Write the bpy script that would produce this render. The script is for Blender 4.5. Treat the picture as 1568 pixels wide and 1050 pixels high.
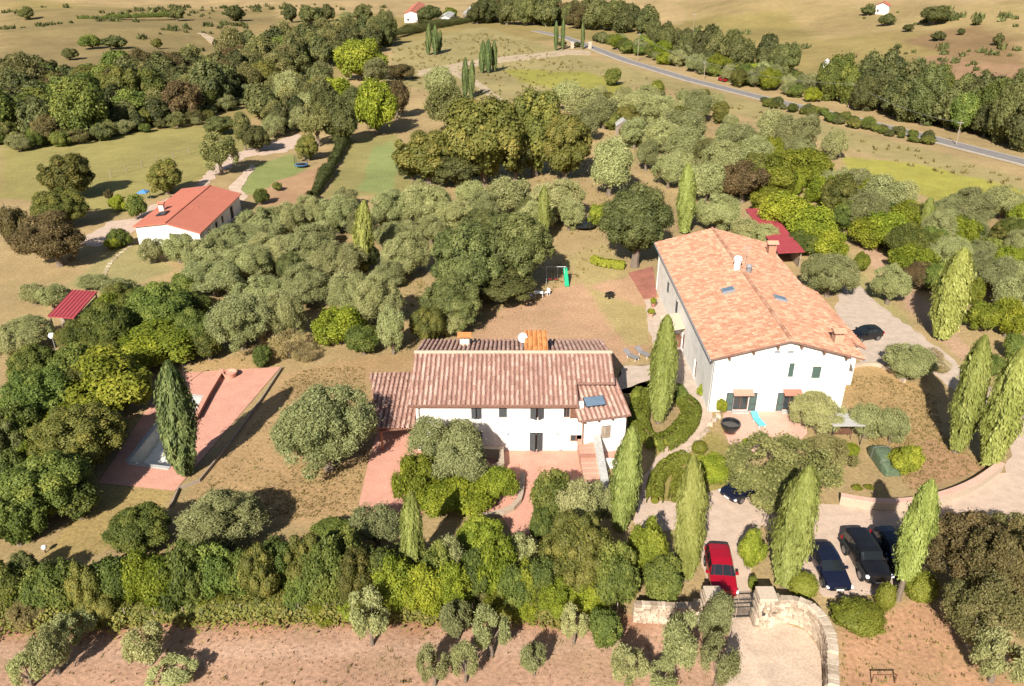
import bpy, math, random
import numpy as np
from mathutils import Vector, Matrix
random.seed(7); RNG = np.random.default_rng(7)
R = math.radians
for o in list(bpy.data.objects): bpy.data.objects.remove(o)
SC = bpy.context.scene
COL = SC.collection
# ------------------------------------------------------------------ camera, sky, sun, exposure
CH, TILT, FPX = 40.0, R(26.6), 1215.0
cam = bpy.data.cameras.new('camera'); cam.sensor_width = 36.0; cam.lens = 36.0*FPX/1568.0
cam.clip_start = 0.5; cam.clip_end = 6000
camo = bpy.data.objects.new('camera', cam); COL.objects.link(camo)
camo.location = (0, 0, CH); camo.rotation_euler = (math.pi/2-TILT, 0, 0)
SC.camera = camo
SUN_EL, SUN_AZ = R(35), R(18)           # shadows fall 18 degrees right of straight ahead
W = bpy.data.worlds.new('World'); SC.world = W; W.use_nodes = True
nt = W.node_tree
sky = nt.nodes.new('ShaderNodeTexSky'); sky.sky_type = 'NISHITA'; sky.sun_disc = False
sky.sun_elevation = SUN_EL; sky.sun_rotation = math.pi+SUN_AZ
sky.air_density = 1.0; sky.dust_density = 1.5
nt.links.new(sky.outputs[0], nt.nodes['Background'].inputs[0])
nt.nodes['Background'].inputs[1].default_value = 0.05
sl = bpy.data.lights.new('sun', 'SUN'); sl.energy = 5.0; sl.angle = R(0.53); sl.color = (1, 0.93, 0.82)
so = bpy.data.objects.new('sun', sl); COL.objects.link(so); so.location = (-30, -60, 80)
sd = Vector((math.sin(SUN_AZ)*math.cos(SUN_EL), math.cos(SUN_AZ)*math.cos(SUN_EL), -math.sin(SUN_EL)))
so.rotation_euler = sd.to_track_quat('-Z', 'Y').to_euler()
SC.view_settings.view_transform = 'Standard'; SC.view_settings.look = 'None'
SC.view_settings.exposure = 0.95; SC.view_settings.gamma = 1.0
SC.view_settings.use_curve_mapping = False
# ------------------------------------------------------------------ pixel -> place
def hill(x, y):
    d = (x-105)*0.962+(y-162)*0.272-18
    h = np.where(d > 0, 0.13*d*d/(np.abs(d)+25), 0.0)
    w = np.clip((np.abs(d+18)-30)/70, 0, 1)*np.clip((y-300)/120, 0, 1)
    return h+w*(1.6*np.sin(x*.031+y*.017+1.0)+1.5*np.sin(x*-.022+y*.036)+.8*np.sin(x*.07+2)*np.sin(y*.05))
def ray(px, py):
    u, v = (px-784)/FPX, (py-525)/FPX
    return Vector((u, math.cos(TILT)-v*math.sin(TILT), -math.sin(TILT)-v*math.cos(TILT)))
def P(px, py, z=0.0):
    d = ray(px, py); zz = z
    for _ in range(12):
        t = (zz-CH)/d.z; p = Vector((d.x*t, d.y*t, zz)); zz = z+0.5*(zz-z)+0.5*float(hill(p.x, p.y))
    return p
def U(px, py, y):                        # point of the pixel's line of sight on the upright plane at depth y
    d = ray(px, py); t = y/d.y
    return Vector((d.x*t, y, CH+d.z*t))
def scale_at(p): return FPX/(p.y*math.cos(TILT)+(CH-p.z)*math.sin(TILT))
# ------------------------------------------------------------------ mesh helpers
class MB:
    def __init__(s): s.v = []; s.f = []; s.c = []
    def add(s, vs, fs, c=None):
        n = len(s.v); s.v += [tuple(p) for p in vs]; s.f += [tuple(i+n for i in f) for f in fs]
        s.c += [random.random() if c is None else c]*len(fs)
    def box(s, x0, x1, y0, y1, z0, z1, M=None):
        vs = [Vector(p) for p in ((x0,y0,z0),(x1,y0,z0),(x1,y1,z0),(x0,y1,z0),(x0,y0,z1),(x1,y0,z1),(x1,y1,z1),(x0,y1,z1))]
        if M is not None: vs = [M@p for p in vs]
        s.add(vs, [(3,2,1,0),(4,5,6,7),(0,1,5,4),(1,2,6,5),(2,3,7,6),(3,0,4,7)])
        return s
    def tube(s, pts, rad, n=8, cap=True):
        pts = [Vector(p) for p in pts]; rs = rad if isinstance(rad, (list, tuple)) else [rad]*len(pts)
        rings = []
        for i, p in enumerate(pts):
            d = (pts[min(i+1, len(pts)-1)]-pts[max(i-1, 0)]).normalized()
            a = d.cross(Vector((0,0,1)) if abs(d.z) < 0.9 else Vector((1,0,0))).normalized(); b = d.cross(a)
            rings.append([p+(a*math.cos(2*math.pi*k/n)+b*math.sin(2*math.pi*k/n))*rs[i] for k in range(n)])
        vs = [p for r in rings for p in r]
        fs = [(i*n+k, i*n+(k+1)%n, (i+1)*n+(k+1)%n, (i+1)*n+k) for i in range(len(pts)-1) for k in range(n)]
        if cap: fs += [tuple(range(n))[::-1], tuple((len(pts)-1)*n+k for k in range(n))]
        s.add(vs, fs); return s
    def lathe(s, prof, n=16, o=(0,0,0)):
        o = Vector(o)
        vs = [o+Vector((r*math.cos(2*math.pi*k/n), r*math.sin(2*math.pi*k/n), z)) for r, z in prof for k in range(n)]
        fs = [(i*n+k, i*n+(k+1)%n, (i+1)*n+(k+1)%n, (i+1)*n+k) for i in range(len(prof)-1) for k in range(n)]
        s.add(vs, fs); return s
    def prism(s, poly, z0, z1):
        n = len(poly); vs = [(p[0], p[1], z0) for p in poly]+[(p[0], p[1], z1) for p in poly]
        s.add(vs, [tuple(range(n))[::-1], tuple(range(n, 2*n))]+[(i, (i+1)%n, n+(i+1)%n, n+i) for i in range(n)]); return s
    def slab(s, quad, t):                # four points, thickened downwards
        q = [Vector(p) for p in quad]; vs = q+[p-Vector((0,0,t)) for p in q]
        s.add(vs, [(0,1,2,3),(7,6,5,4),(0,4,5,1),(1,5,6,2),(2,6,7,3),(3,7,4,0)]); return s
    def mesh(s, name, smooth=False):
        me = bpy.data.meshes.new(name); me.from_pydata(s.v, [], s.f); me.update()
        at = me.attributes.new('v', 'FLOAT', 'FACE'); at.data.foreach_set('value', s.c)
        if smooth: me.polygons.foreach_set('use_smooth', [True]*len(s.f)); me.set_sharp_from_angle(angle=R(38))
        return me
    def build(s, name, m, parent=None, smooth=False):
        return obj(name, s.mesh(name, smooth), m, parent)
def obj(name, me, m, parent=None):
    o = bpy.data.objects.new(name, me); COL.objects.link(o)
    if m is not None and not me.materials: me.materials.append(MAT[m])
    if parent is not None: o.parent = parent
    return o
def empty(name, loc, rz=0.0):
    o = bpy.data.objects.new(name, None); COL.objects.link(o); o.location = loc; o.rotation_euler = (0,0,rz)
    o.empty_display_size = 0.3; return o
def tag(o, label=None, cat=None, group=None, kind=None):
    if label: o['label'] = label
    if cat: o['category'] = cat
    if group: o['group'] = group
    if kind: o['kind'] = kind
    return o
# ------------------------------------------------------------------ materials
MAT = {}
def mat(name, c1, c2=None, scale=3.0, rough=0.85, bump=0.0, metal=0.0, detail=6.0, attr=0.0, c3=None, big=0.0, spec=0.3):
    m = bpy.data.materials.new(name); m.use_nodes = True; t = m.node_tree; N = t.nodes; L = t.links
    b = N['Principled BSDF']; b.inputs['Roughness'].default_value = rough; b.inputs['Metallic'].default_value = metal
    b.inputs['Specular IOR Level'].default_value = spec
    g = N.new('ShaderNodeNewGeometry')
    n = N.new('ShaderNodeTexNoise'); n.inputs['Scale'].default_value = scale; n.inputs['Detail'].default_value = detail
    n.inputs['Roughness'].default_value = 0.65; L.new(g.outputs['Position'], n.inputs['Vector'])
    fac = n.outputs['Fac']
    if attr:
        a = N.new('ShaderNodeAttribute'); a.attribute_name = 'v'
        oi = N.new('ShaderNodeObjectInfo')
        s = N.new('ShaderNodeMath'); s.operation = 'ADD'; L.new(a.outputs['Fac'], s.inputs[0]); L.new(oi.outputs['Random'], s.inputs[1])
        fr = N.new('ShaderNodeMath'); fr.operation = 'FRACT'; L.new(s.outputs[0], fr.inputs[0])
        mx = N.new('ShaderNodeMix'); mx.inputs[0].default_value = attr; L.new(fac, mx.inputs[2]); L.new(fr.outputs[0], mx.inputs[3])
        fac = mx.outputs[0]
    r = N.new('ShaderNodeValToRGB'); r.color_ramp.elements[0].position = 0.3; r.color_ramp.elements[1].position = 0.7
    r.color_ramp.elements[0].color = (*c1, 1); r.color_ramp.elements[1].color = (*(c2 or c1), 1)
    if c3: e = r.color_ramp.elements.new(0.5); e.color = (*c3, 1)
    L.new(fac, r.inputs[0]); out = r.outputs[0]
    if big:
        n2 = N.new('ShaderNodeTexNoise'); n2.inputs['Scale'].default_value = scale*0.13; n2.inputs['Detail'].default_value = 4; L.new(g.outputs['Position'], n2.inputs['Vector'])
        mp = N.new('ShaderNodeMapRange'); mp.inputs[1].default_value = 0.3; mp.inputs[2].default_value = 0.7; mp.inputs[3].default_value = 1-big; mp.inputs[4].default_value = 1+big*0.6
        L.new(n2.outputs['Fac'], mp.inputs[0])
        vm = N.new('ShaderNodeVectorMath'); vm.operation = 'SCALE'; L.new(out, vm.inputs[0]); L.new(mp.outputs[0], vm.inputs['Scale']); out = vm.outputs[0]
    L.new(out, b.inputs['Base Color'])
    if bump:
        bp = N.new('ShaderNodeBump'); bp.inputs['Strength'].default_value = bump; bp.inputs['Distance'].default_value = 0.05
        L.new(n.outputs['Fac'], bp.inputs['Height']); L.new(bp.outputs[0], b.inputs['Normal'])
    MAT[name] = m; return m
def leafmat(name, c1, c2, c3, trans=0.33, tint=0.35):
    m = bpy.data.materials.new(name); m.use_nodes = True; t = m.node_tree; N = t.nodes; L = t.links
    b = N['Principled BSDF']; b.inputs['Roughness'].default_value = 0.6; b.inputs['Specular IOR Level'].default_value = 0.25
    a = N.new('ShaderNodeAttribute'); a.attribute_name = 'v'
    oi = N.new('ShaderNodeObjectInfo')
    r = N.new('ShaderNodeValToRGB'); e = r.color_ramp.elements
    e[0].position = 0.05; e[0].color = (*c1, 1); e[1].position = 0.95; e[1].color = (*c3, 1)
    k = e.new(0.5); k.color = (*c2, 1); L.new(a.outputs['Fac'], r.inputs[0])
    mr = N.new('ShaderNodeMapRange'); mr.inputs[3].default_value = 1-tint; mr.inputs[4].default_value = 1+tint*0.7
    L.new(oi.outputs['Random'], mr.inputs[0])
    hs = N.new('ShaderNodeHueSaturation'); L.new(r.outputs[0], hs.inputs['Color']); L.new(mr.outputs[0], hs.inputs['Value'])
    mh = N.new('ShaderNodeMath'); mh.operation = 'MULTIPLY_ADD'; mh.inputs[1].default_value = 37.7; mh.inputs[2].default_value = 0.0; L.new(oi.outputs['Random'], mh.inputs[0])
    fr = N.new('ShaderNodeMath'); fr.operation = 'FRACT'; L.new(mh.outputs[0], fr.inputs[0])
    hr = N.new('ShaderNodeMapRange'); hr.inputs[3].default_value = 0.485; hr.inputs[4].default_value = 0.515; L.new(fr.outputs[0], hr.inputs[0]); L.new(hr.outputs[0], hs.inputs['Hue'])
    L.new(hs.outputs[0], b.inputs['Base Color'])
    tr = N.new('ShaderNodeBsdfTranslucent'); L.new(hs.outputs[0], tr.inputs[0])
    mx = N.new('ShaderNodeMixShader'); mx.inputs[0].default_value = trans
    L.new(b.outputs[0], mx.inputs[1]); L.new(tr.outputs[0], mx.inputs[2]); L.new(mx.outputs[0], N['Material Output'].inputs[0])
    MAT[name] = m
leafmat('leaf_olive', (.21,.22,.085), (.30,.31,.125), (.41,.41,.19))
leafmat('leaf_oak', (.07,.08,.026), (.125,.138,.042), (.205,.21,.07))
leafmat('leaf_laurel', (.06,.085,.017), (.125,.16,.032), (.25,.265,.055))
leafmat('leaf_bright', (0.110,0.143,0.013), (0.220,0.259,0.022), (0.385,0.396,0.044))
leafmat('leaf_lime', (.115,.14,.014), (.21,.235,.024), (.35,.345,.045))
leafmat('leaf_cypress', (.19,.215,.045), (.275,.305,.075), (.38,.41,.125), tint=0.2)
leafmat('leaf_darkcypress', (.07,.105,.035), (.14,.185,.06), (.25,.29,.10), tint=0.15)
leafmat('leaf_autumn', (.085,.10,.022), (.16,.165,.036), (.28,.245,.055))
leafmat('leaf_brown', (.085,.068,.026), (.155,.12,.048), (.24,.175,.07))
leafmat('leaf_wood', (0.057,0.067,0.022), (0.109,0.118,0.038), (0.196,0.190,0.065), tint=0.35)
leafmat('leaf_walnut', (0.112,0.118,0.037), (0.213,0.207,0.068), (0.347,0.319,0.126))
leafmat('leaf_clip', (.09,.11,.014), (.165,.185,.024), (.26,.27,.045), tint=0.2)
leafmat('leaf_dry', (.22,.17,.07), (.34,.26,.12), (.45,.37,.18))
mat('bark', (.10,.075,.055), (.20,.16,.125), 8, 0.95, 0.5)
mat('white_render', (.62,.59,.54), (.80,.78,.74), 1.3, 0.9, 0.08, big=0.10)
mat('cream_render', (.55,.48,.38), (.68,.60,.5), 2, 0.9)
mat('tile_old', (.35,.20,.155), (.54,.39,.32), 5, 0.9, 0.3, attr=0.36, c3=(.44,.27,.215), big=0.16)
mat('tile_orange', (.32,.155,.098), (.47,.28,.19), 5, 0.9, 0.3, attr=0.4, c3=(.39,.205,.132), big=0.14)
mat('tile_new', (.40,.15,.05), (.55,.25,.09), 5, 0.9, 0.2, attr=0.6)
mat('tile_pan', (.17,.09,.07), (.26,.145,.115), 3, 0.95, 0.3)
mat('roof_flat', (.40,.125,.08), (.47,.165,.11), 2.5, 0.85, 0.1, big=0.06)
mat('roof_red', (.30,.045,.055), (.36,.065,.075), 1.5, 0.6, 0.0, big=0.06)
mat('terracotta', (.46,.225,.16), (.58,.32,.245), 6, 0.85, 0.1, c3=(.52,.265,.195), big=0.10)
mat('terracotta_pale', (.48,.29,.22), (.60,.40,.32), 6, 0.85, 0.1, big=0.10)
mat('terracotta_dark', (.24,.09,.065), (.38,.16,.115), 5, 0.85, 0.1, big=0.2)
mat('gravel', (.37,.29,.23), (.50,.41,.335), 9, 0.95, 0.3, big=0.14)
mat('gravel_pink', (.41,.30,.23), (.54,.42,.335), 9, 0.95, 0.3, big=0.14)
mat('sand', (.40,.29,.21), (.58,.46,.36), 6, 0.95, 0.3, big=0.18)
mat('asphalt', (.17,.155,.15), (.235,.215,.205), 5, 0.9, big=0.15)
mat('track', (.34,.26,.165), (.44,.345,.235), 2, 0.95, 0.2, big=0.2)
mat('road_paint', (.6,.58,.52), (.75,.72,.66), 8, 0.8)
mat('stone', (.26,.20,.145), (.50,.41,.32), 7, 0.95, 0.5, attr=0.4, c3=(.39,.31,.235))
mat('mortar', (.32,.25,.185), (.44,.36,.28), 8, 0.95, 0.4)
mat('brick', (.30,.14,.10), (.46,.28,.21), 8, 0.9, 0.3, attr=0.5)
mat('concrete', (.34,.33,.31), (.46,.45,.43), 4, 0.9, 0.2, big=0.12)
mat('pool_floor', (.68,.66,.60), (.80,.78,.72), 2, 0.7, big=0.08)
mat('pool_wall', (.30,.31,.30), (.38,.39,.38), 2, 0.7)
mat('shutter_dark', (.045,.05,.055), (.075,.08,.085), 6, 0.6)
mat('shutter_green', (.05,.085,.075), (.085,.125,.11), 6, 0.6)
mat('wood_brown', (.11,.05,.03), (.19,.095,.06), 6, 0.7, 0.2)
mat('wood_grey', (.22,.17,.13), (.34,.28,.22), 6, 0.9, 0.3)
mat('interior', (.02,.018,.016), None, 2, 0.9)
mat('glass', (.03,.04,.045), None, 2, 0.06, spec=0.8)
mat('glass_car', (.012,.015,.018), None, 2, 0.05, spec=0.9)
mat('skylight', (.10,.15,.21), (.14,.19,.26), 2, 0.12, spec=0.8)
mat('metal_dark', (.03,.03,.032), (.05,.05,.052), 6, 0.5, metal=0.3)
mat('metal_grey', (.30,.31,.33), (.38,.39,.41), 4, 0.5, metal=0.4)
mat('metal_white', (.70,.70,.69), (.78,.78,.77), 4, 0.5)
mat('paint_red', (.26,.004,.014), (.30,.006,.018), 1, 0.22, spec=0.6)
mat('paint_navy', (.006,.008,.02), (.009,.011,.027), 1, 0.18, spec=0.6)
mat('paint_black', (.006,.006,.008), (.011,.011,.013), 1, 0.28, spec=0.55)
mat('paint_white', (.7,.7,.7), None, 1, 0.3)
mat('tyre', (.012,.012,.012), (.02,.02,.02), 10, 0.9)
mat('rim', (.22,.22,.23), (.3,.3,.31), 4, 0.35, metal=0.8)
mat('lamp_clear', (.75,.78,.8), None, 1, 0.1, spec=0.8)
mat('tail_red', (.3,.01,.01), None, 1, 0.2)
mat('tarp_green', (.05,.08,.045), (.12,.155,.095), 3, 0.42, 0.5)
mat('tarp_blue', (.06,.19,.42), (.09,.24,.5), 3, 0.6)
mat('cloth_beige', (.48,.42,.30), (.55,.48,.36), 3, 0.9)
mat('cloth_grey', (.17,.165,.17), (.23,.22,.225), 5, 0.9)
mat('turquoise', (.10,.50,.56), (.14,.56,.62), 4, 0.7)
mat('green_plastic', (.01,.30,.14), (.015,.36,.18), 3, 0.5)
mat('black_gloss', (.012,.012,.013), (.02,.02,.022), 3, 0.25, spec=0.6)
mat('earth', (.26,.13,.085), (.38,.21,.145), 5, 0.95, 0.4)
# ------------------------------------------------------------------ ground sheet with its own soil and grass colours
def fbm(x, y, s, seed=0):
    r = np.random.default_rng(seed); out = np.zeros_like(x)
    for o in range(4):
        for _ in range(3):
            a = r.uniform(0, 6.28); k = s*2**o*r.uniform(0.7, 1.4)
            out += np.sin((x*math.cos(a)+y*math.sin(a))*k+r.uniform(0, 6.28))/2**o
    return out/4.0
def inpoly(x, y, poly):
    ins = np.zeros(x.shape, bool); n = len(poly)
    for i in range(n):
        x1, y1 = poly[i][:2]; x2, y2 = poly[(i+1)%n][:2]
        c = ((y1 > y) != (y2 > y)) & (x < (x2-x1)*(y-y1)/((y2-y1) if y2 != y1 else 1e-9)+x1)
        ins ^= c
    return ins
def axis(lo, hi, a, b, step, g):
    core = list(np.arange(a, b, step)); s = step; v = core[-1]
    while v < hi: s *= g; v += s; core.append(v)
    s = step; v = a; left = []
    while v > lo: s *= g; v -= s; left.append(v)
    return np.array(left[::-1]+core)
GX = axis(-1800, 1800, -70, 72, 0.6, 1.045); GY = axis(-80, 3000, 30, 150, 0.6, 1.035)
gx, gy = np.meshgrid(GX, GY)
TAN = (.345,.25,.125)
SOIL = [  # (colour, edge wobble in metres, outline in photo pixels)
 ((0.259,0.200,0.078), 6, [(0,0),(1568,0),(1568,215),(1040,90),(890,60),(600,70),(330,220),(0,300)]),
 ((0.220,0.167,0.074), 8, [(0,20),(420,10),(470,60),(230,100),(120,90),(0,100)]),
 ((0.298,0.222,0.102), 9, [(1040,5),(1568,5),(1568,60),(1330,50),(1180,70),(1080,60)]),
 ((0.288,0.177,0.102), 6, [(1400,90),(1568,75),(1568,140),(1450,120)]),
 ((0.268,0.233,0.083), 3, [(0,215),(300,195),(430,215),(180,330),(0,300)]),
 ((0.289,0.238,0.106), 4, [(600,70),(740,40),(890,85),(1060,130),(1568,270),(1568,300),(1200,200),(1000,130),(800,160),(600,130)]),
 ((0.267,0.248,0.055), 2.5, [(770,105),(900,110),(1000,150),(960,160),(800,125)]),
 ((0.302,0.279,0.061), 2.5, [(1290,240),(1400,250),(1568,290),(1568,330),(1440,310),(1300,262)]),
 ((0.255,0.223,0.085), 1.5, [(500,300),(535,215),(610,205),(640,300)]),
 ((0.220,0.254,0.091), 1.2, [(548,290),(572,225),(600,215),(612,250),(600,300)]),
 ((0.220,0.248,0.085), 1.0, [(362,295),(395,250),(450,235),(470,262),(420,280),(395,300)]),
 ((0.383,0.236,0.134), 1.0, [(395,300),(420,278),(470,262),(510,240),(480,310),(420,330)]),
 ((0.278,0.236,0.104), 1.0, [(100,440),(160,390),(200,370),(270,410),(200,440)]),
 ((0.418,0.260,0.159), 0.8, [(725,515),(740,490),(850,440),(1000,420),(1010,520),(950,560),(720,560)]),
 ((0.348,0.273,0.122), 1.0, [(860,400),(925,370),(960,420),(900,440),(990,470),(1000,530),(960,530),(890,430)]),
 ((0.365,0.242,0.122), 0.7, [(440,570),(560,545),(640,540),(630,650),(550,790),(250,830),(290,740)]),
 ((0.348,0.254,0.104), 0.5, [(60,862),(152,742),(270,748),(245,780),(160,850)]),
 ((0.383,0.260,0.122), 0.5, [(285,585),(300,550),(380,545),(400,562),(340,585)]),
 ((0.371,0.248,0.116), 0.8, [(1290,600),(1290,560),(1350,560),(1430,600),(1440,660),(1520,720),(1390,740),(1300,640)]),
 ((0.394,0.236,0.134), 0.8, [(1370,700),(1420,670),(1520,720),(1400,750)]),
 ((0.40,0.245,0.165), 0.8, [(-60,945),(300,945),(960,940),(1120,955),(1110,1200),(-100,1200)]),
 ((0.37,0.20,0.12), 0.6, [(-60,925),(300,930),(700,935),(1000,945),(1000,965),(300,965),(-60,985)]),
 ((0.400,0.229,0.134), 0.8, [(1285,960),(1400,915),(1470,940),(1568,1000),(1568,1200),(1270,1200)]),
 ((0.278,0.229,0.079), 0.5, [(985,790),(1000,690),(1060,640),(1130,690),(1150,750),(1080,770)]),
 ((.44,.285,.20), 0.9, [(-50,992),(700,978),(960,978),(960,998),(700,1003),(-50,1018)]),
 ((.22,.165,.075), 7, [(0,60),(120,50),(230,80),(220,105),(80,115),(0,110)]),
 ((.26,.19,.085), 7, [(300,40),(420,35),(440,60),(350,75)]),
 ((.24,.19,.07), 9, [(1040,30),(1200,20),(1260,60),(1120,70)]),
 ((.23,.15,.075), 6, [(1380,60),(1480,40),(1568,60),(1568,100),(1470,95)]),
 ((.40,.26,.17), 0.6, [(1288,346),(1312,346),(1425,468),(1500,548),(1484,566),(1372,452)]),
 ((.30,.255,.11), 0.8, [(1225,385),(1290,380),(1400,500),(1370,510),(1320,450)]),
]
wx = gx+fbm(gx, gy, 0.25, 3)*1.0; wy = gy+fbm(gx, gy, 0.25, 4)*1.0
gc = np.empty(gx.shape+(3,)); gc[:] = TAN
for c, wob, pl in SOIL:
    w = np.zeros(gx.shape); poly = [P(*q) for q in pl]
    for k in range(5):
        a = 2*math.pi*k/5
        sx = gx+fbm(gx, gy, 0.9/wob, 11)*wob*0.6+math.cos(a)*wob*0.25; sy = gy+fbm(gx, gy, 0.9/wob, 12)*wob*0.6+math.sin(a)*wob*0.25
        w += inpoly(sx, sy, poly)
    gc += (np.array(c)-gc)*(w/5)[..., None]
gz = hill(gx, gy)
me = bpy.data.meshes.new('ground'); ny, nx = gx.shape
vv = np.stack([gx, gy, gz], -1).reshape(-1, 3)
ii = np.arange(nx*ny).reshape(ny, nx)
ff = np.stack([ii[:-1,:-1], ii[:-1,1:], ii[1:,1:], ii[1:,:-1]], -1).reshape(-1, 4)
# leave the pool pit open
POOL = [P(198,708), P(262,716), P(318,611), P(279,606)]
fc = vv[ff].mean(1); pcx = sum((p for p in POOL), Vector())/4
POOLX = [p+(p-pcx).normalized()*1.3 for p in POOL]; cut = inpoly(fc[:,0], fc[:,1], POOLX)
ff = ff[~cut]
me.vertices.add(len(vv)); me.vertices.foreach_set('co', vv.ravel())
me.loops.add(ff.size); me.loops.foreach_set('vertex_index', ff.ravel())
me.polygons.add(len(ff)); me.polygons.foreach_set('loop_start', np.arange(0, ff.size, 4)); me.polygons.foreach_set('loop_total', np.full(len(ff), 4))
me.update(); me.validate()
ca = me.color_attributes.new('soil', 'FLOAT_COLOR', 'POINT')
ca.data.foreach_set('color', np.concatenate([gc.reshape(-1, 3), np.ones((nx*ny, 1))], 1).ravel())
m = bpy.data.materials.new('soil'); m.use_nodes = True; t = m.node_tree; N = t.nodes; L = t.links; MAT['soil'] = m
b = N['Principled BSDF']; b.inputs['Roughness'].default_value = 0.95; b.inputs['Specular IOR Level'].default_value = 0.1
a = N.new('ShaderNodeVertexColor'); a.layer_name = 'soil'; g = N.new('ShaderNodeNewGeometry')
out = a.outputs[0]
for sc, lo, hi, dt in ((0.03, .76, 1.18, 6), (0.35, .88, 1.10, 6), (3.2, .70, 1.24, 6)):
    n = N.new('ShaderNodeTexNoise'); n.inputs['Scale'].default_value = sc; n.inputs['Detail'].default_value = dt; n.inputs['Roughness'].default_value = 0.7
    L.new(g.outputs['Position'], n.inputs['Vector'])
    mp = N.new('ShaderNodeMapRange'); mp.inputs[1].default_value = 0.32; mp.inputs[2].default_value = 0.68; mp.inputs[3].default_value = lo; mp.inputs[4].default_value = hi
    L.new(n.outputs['Fac'], mp.inputs[0]); vm = N.new('ShaderNodeVectorMath'); vm.operation = 'SCALE'
    L.new(out, vm.inputs[0]); L.new(mp.outputs[0], vm.inputs['Scale']); out = vm.outputs[0]
n2 = N.new('ShaderNodeTexNoise'); n2.inputs['Scale'].default_value = 0.16; n2.inputs['Detail'].default_value = 7; n2.inputs['Roughness'].default_value = 0.72
L.new(g.outputs['Position'], n2.inputs['Vector'])
mp = N.new('ShaderNodeMapRange'); mp.inputs[1].default_value = 0.52; mp.inputs[2].default_value = 0.74; mp.inputs[3].default_value = 0; mp.inputs[4].default_value = 0.45
L.new(n2.outputs['Fac'], mp.inputs[0]); mx = N.new('ShaderNodeMix'); mx.data_type = 'RGBA'; mx.inputs[7].default_value = (.20,.18,.07,1)
L.new(mp.outputs[0], mx.inputs[0]); L.new(out, mx.inputs[6]); L.new(mx.outputs[2], b.inputs['Base Color'])
bp = N.new('ShaderNodeBump'); bp.inputs['Strength'].default_value = 0.5; bp.inputs['Distance'].default_value = 0.12; L.new(n.outputs['Fac'], bp.inputs['Height']); L.new(bp.outputs[0], b.inputs['Normal'])
tag(obj('ground', me, 'soil'), kind='structure')
# ------------------------------------------------------------------ sheets: drives, terraces, roads
LAYER = [0]
def smooth_poly(pts, jit, step=1.2, closed=True):
    out = []; n = len(pts)
    for i in range(n if closed else n-1):
        p, q = pts[i], pts[(i+1)%n]; k = max(1, int((q-p).length/step))
        for j in range(k): out.append(p.lerp(q, j/k)+Vector((random.uniform(-jit, jit), random.uniform(-jit, jit), 0)))
    return out
def sheet(name, m, px, jit=0.0, lift=0.0):
    LAYER[0] += 1; z = 0.012+0.004*LAYER[0]+lift
    pts = smooth_poly([P(*q) for q in px], jit, 0.9 if jit else 50)
    mb = MB(); n = len(pts)
    mb.add([(p.x, p.y, z) for p in pts]+[(p.x, p.y, -0.05) for p in pts], [tuple(range(n))]+[(i, n+i, n+(i+1)%n, (i+1)%n) for i in range(n)])
    o = mb.build(name, m)
    a = sum(pts[i].x*pts[(i+1)%n].y-pts[(i+1)%n].x*pts[i].y for i in range(n))
    if a < 0: o.data.flip_normals()
    return tag(o, kind='structure')
sheet('driveway', 'gravel_pink', [(1082,912),(1078,850),(1074,806),(985,812),(972,800),(985,762),(1060,772),(1092,752),(1135,748),(1200,765),(1300,775),(1400,768),(1490,750),(1535,722),(1552,690),(1520,640),(1480,600),(1500,580),(1545,612),(1600,660),(1640,700),(1640,790),(1500,800),(1440,812),(1400,840),(1395,900),(1330,915),(1262,912),(1220,860),(1165,800),(1150,850),(1152,908)], 0.25)
sheet('upper_driveway', 'gravel', [(1296,520),(1278,470),(1290,440),(1318,438),(1352,472),(1400,505),(1452,545),(1492,580),(1502,620),(1466,600),(1425,570),(1375,552),(1340,560),(1312,552)], 0.25)
sheet('forecourt', 'sand', [(1112,1120),(1110,1020),(1122,960),(1082,950),(1085,908),(1152,905),(1154,952),(1200,952),(1235,968),(1256,1000),(1262,1120)], 0.2)
sheet('house_terrace', 'terracotta', [(636,688),(908,688),(960,690),(952,716),(908,716),(900,745),(832,818),(785,818),(765,785),(640,785)], 0)
sheet('side_terrace', 'terracotta', [(636,640),(580,655),(566,700),(546,788),(626,790),(640,690)], 0)
sheet('villa_terrace', 'terracotta_pale', [(1106,622),(1232,624),(1236,664),(1205,692),(1122,692),(1108,660)], 0.05)
sheet('garden_path', 'gravel_pink', [(975,812),(976,775),(986,730),(1004,700),(1040,672),(1064,640),(1066,612),(1092,632),(1082,658),(1050,690),(1024,718),(1006,752),(998,812)], 0.1)
sheet('patio', 'gravel', [(940,600),(955,560),(998,560),(1000,600),(1062,610),(1092,632),(1100,600),(1070,540),(1040,500),(1016,455),(988,460),(992,500),(1010,560),(1000,580)], 0.15)
po = [P(*q) for q in [(150,740),(268,752),(430,562),(262,572)]]
mbp = MB(); mbp.add([(p.x, p.y, .05) for p in po]+[(p.x, p.y, .05) for p in POOL], [(0,1,5,4),(1,2,6,5),(2,3,7,6),(3,0,4,7)])
tag(mbp.build('pool_paving', 'terracotta'), kind='structure')
sheet('brick_pad', 'terracotta_dark', [(962,418),(1000,408),(1006,455),(986,458)], 0)
sheet('bungalow_yard', 'gravel_pink', [(120,372),(165,340),(200,335),(225,318),(300,285),(340,240),(400,222),(455,205),(470,215),(440,232),(380,240),(330,270),(310,300),(250,330),(205,355),(190,362),(150,380)], 0.5)
sheet('bungalow_walk', 'sand', [(345,300),(352,285),(385,252),(392,255),(368,290),(380,300),(375,308)], 0.2)
sheet('meadow_track', 'track', [(640,108),(740,90),(872,76),(905,78),(904,84),(870,84),(745,99),(700,106),(742,130),(790,168),(778,172),(728,132),(690,112),(640,116)], 0.5)
sheet('hill_footpath', 'track', [(288,42),(300,42),(330,66),(326,72),(308,56)], 0.3)
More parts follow.
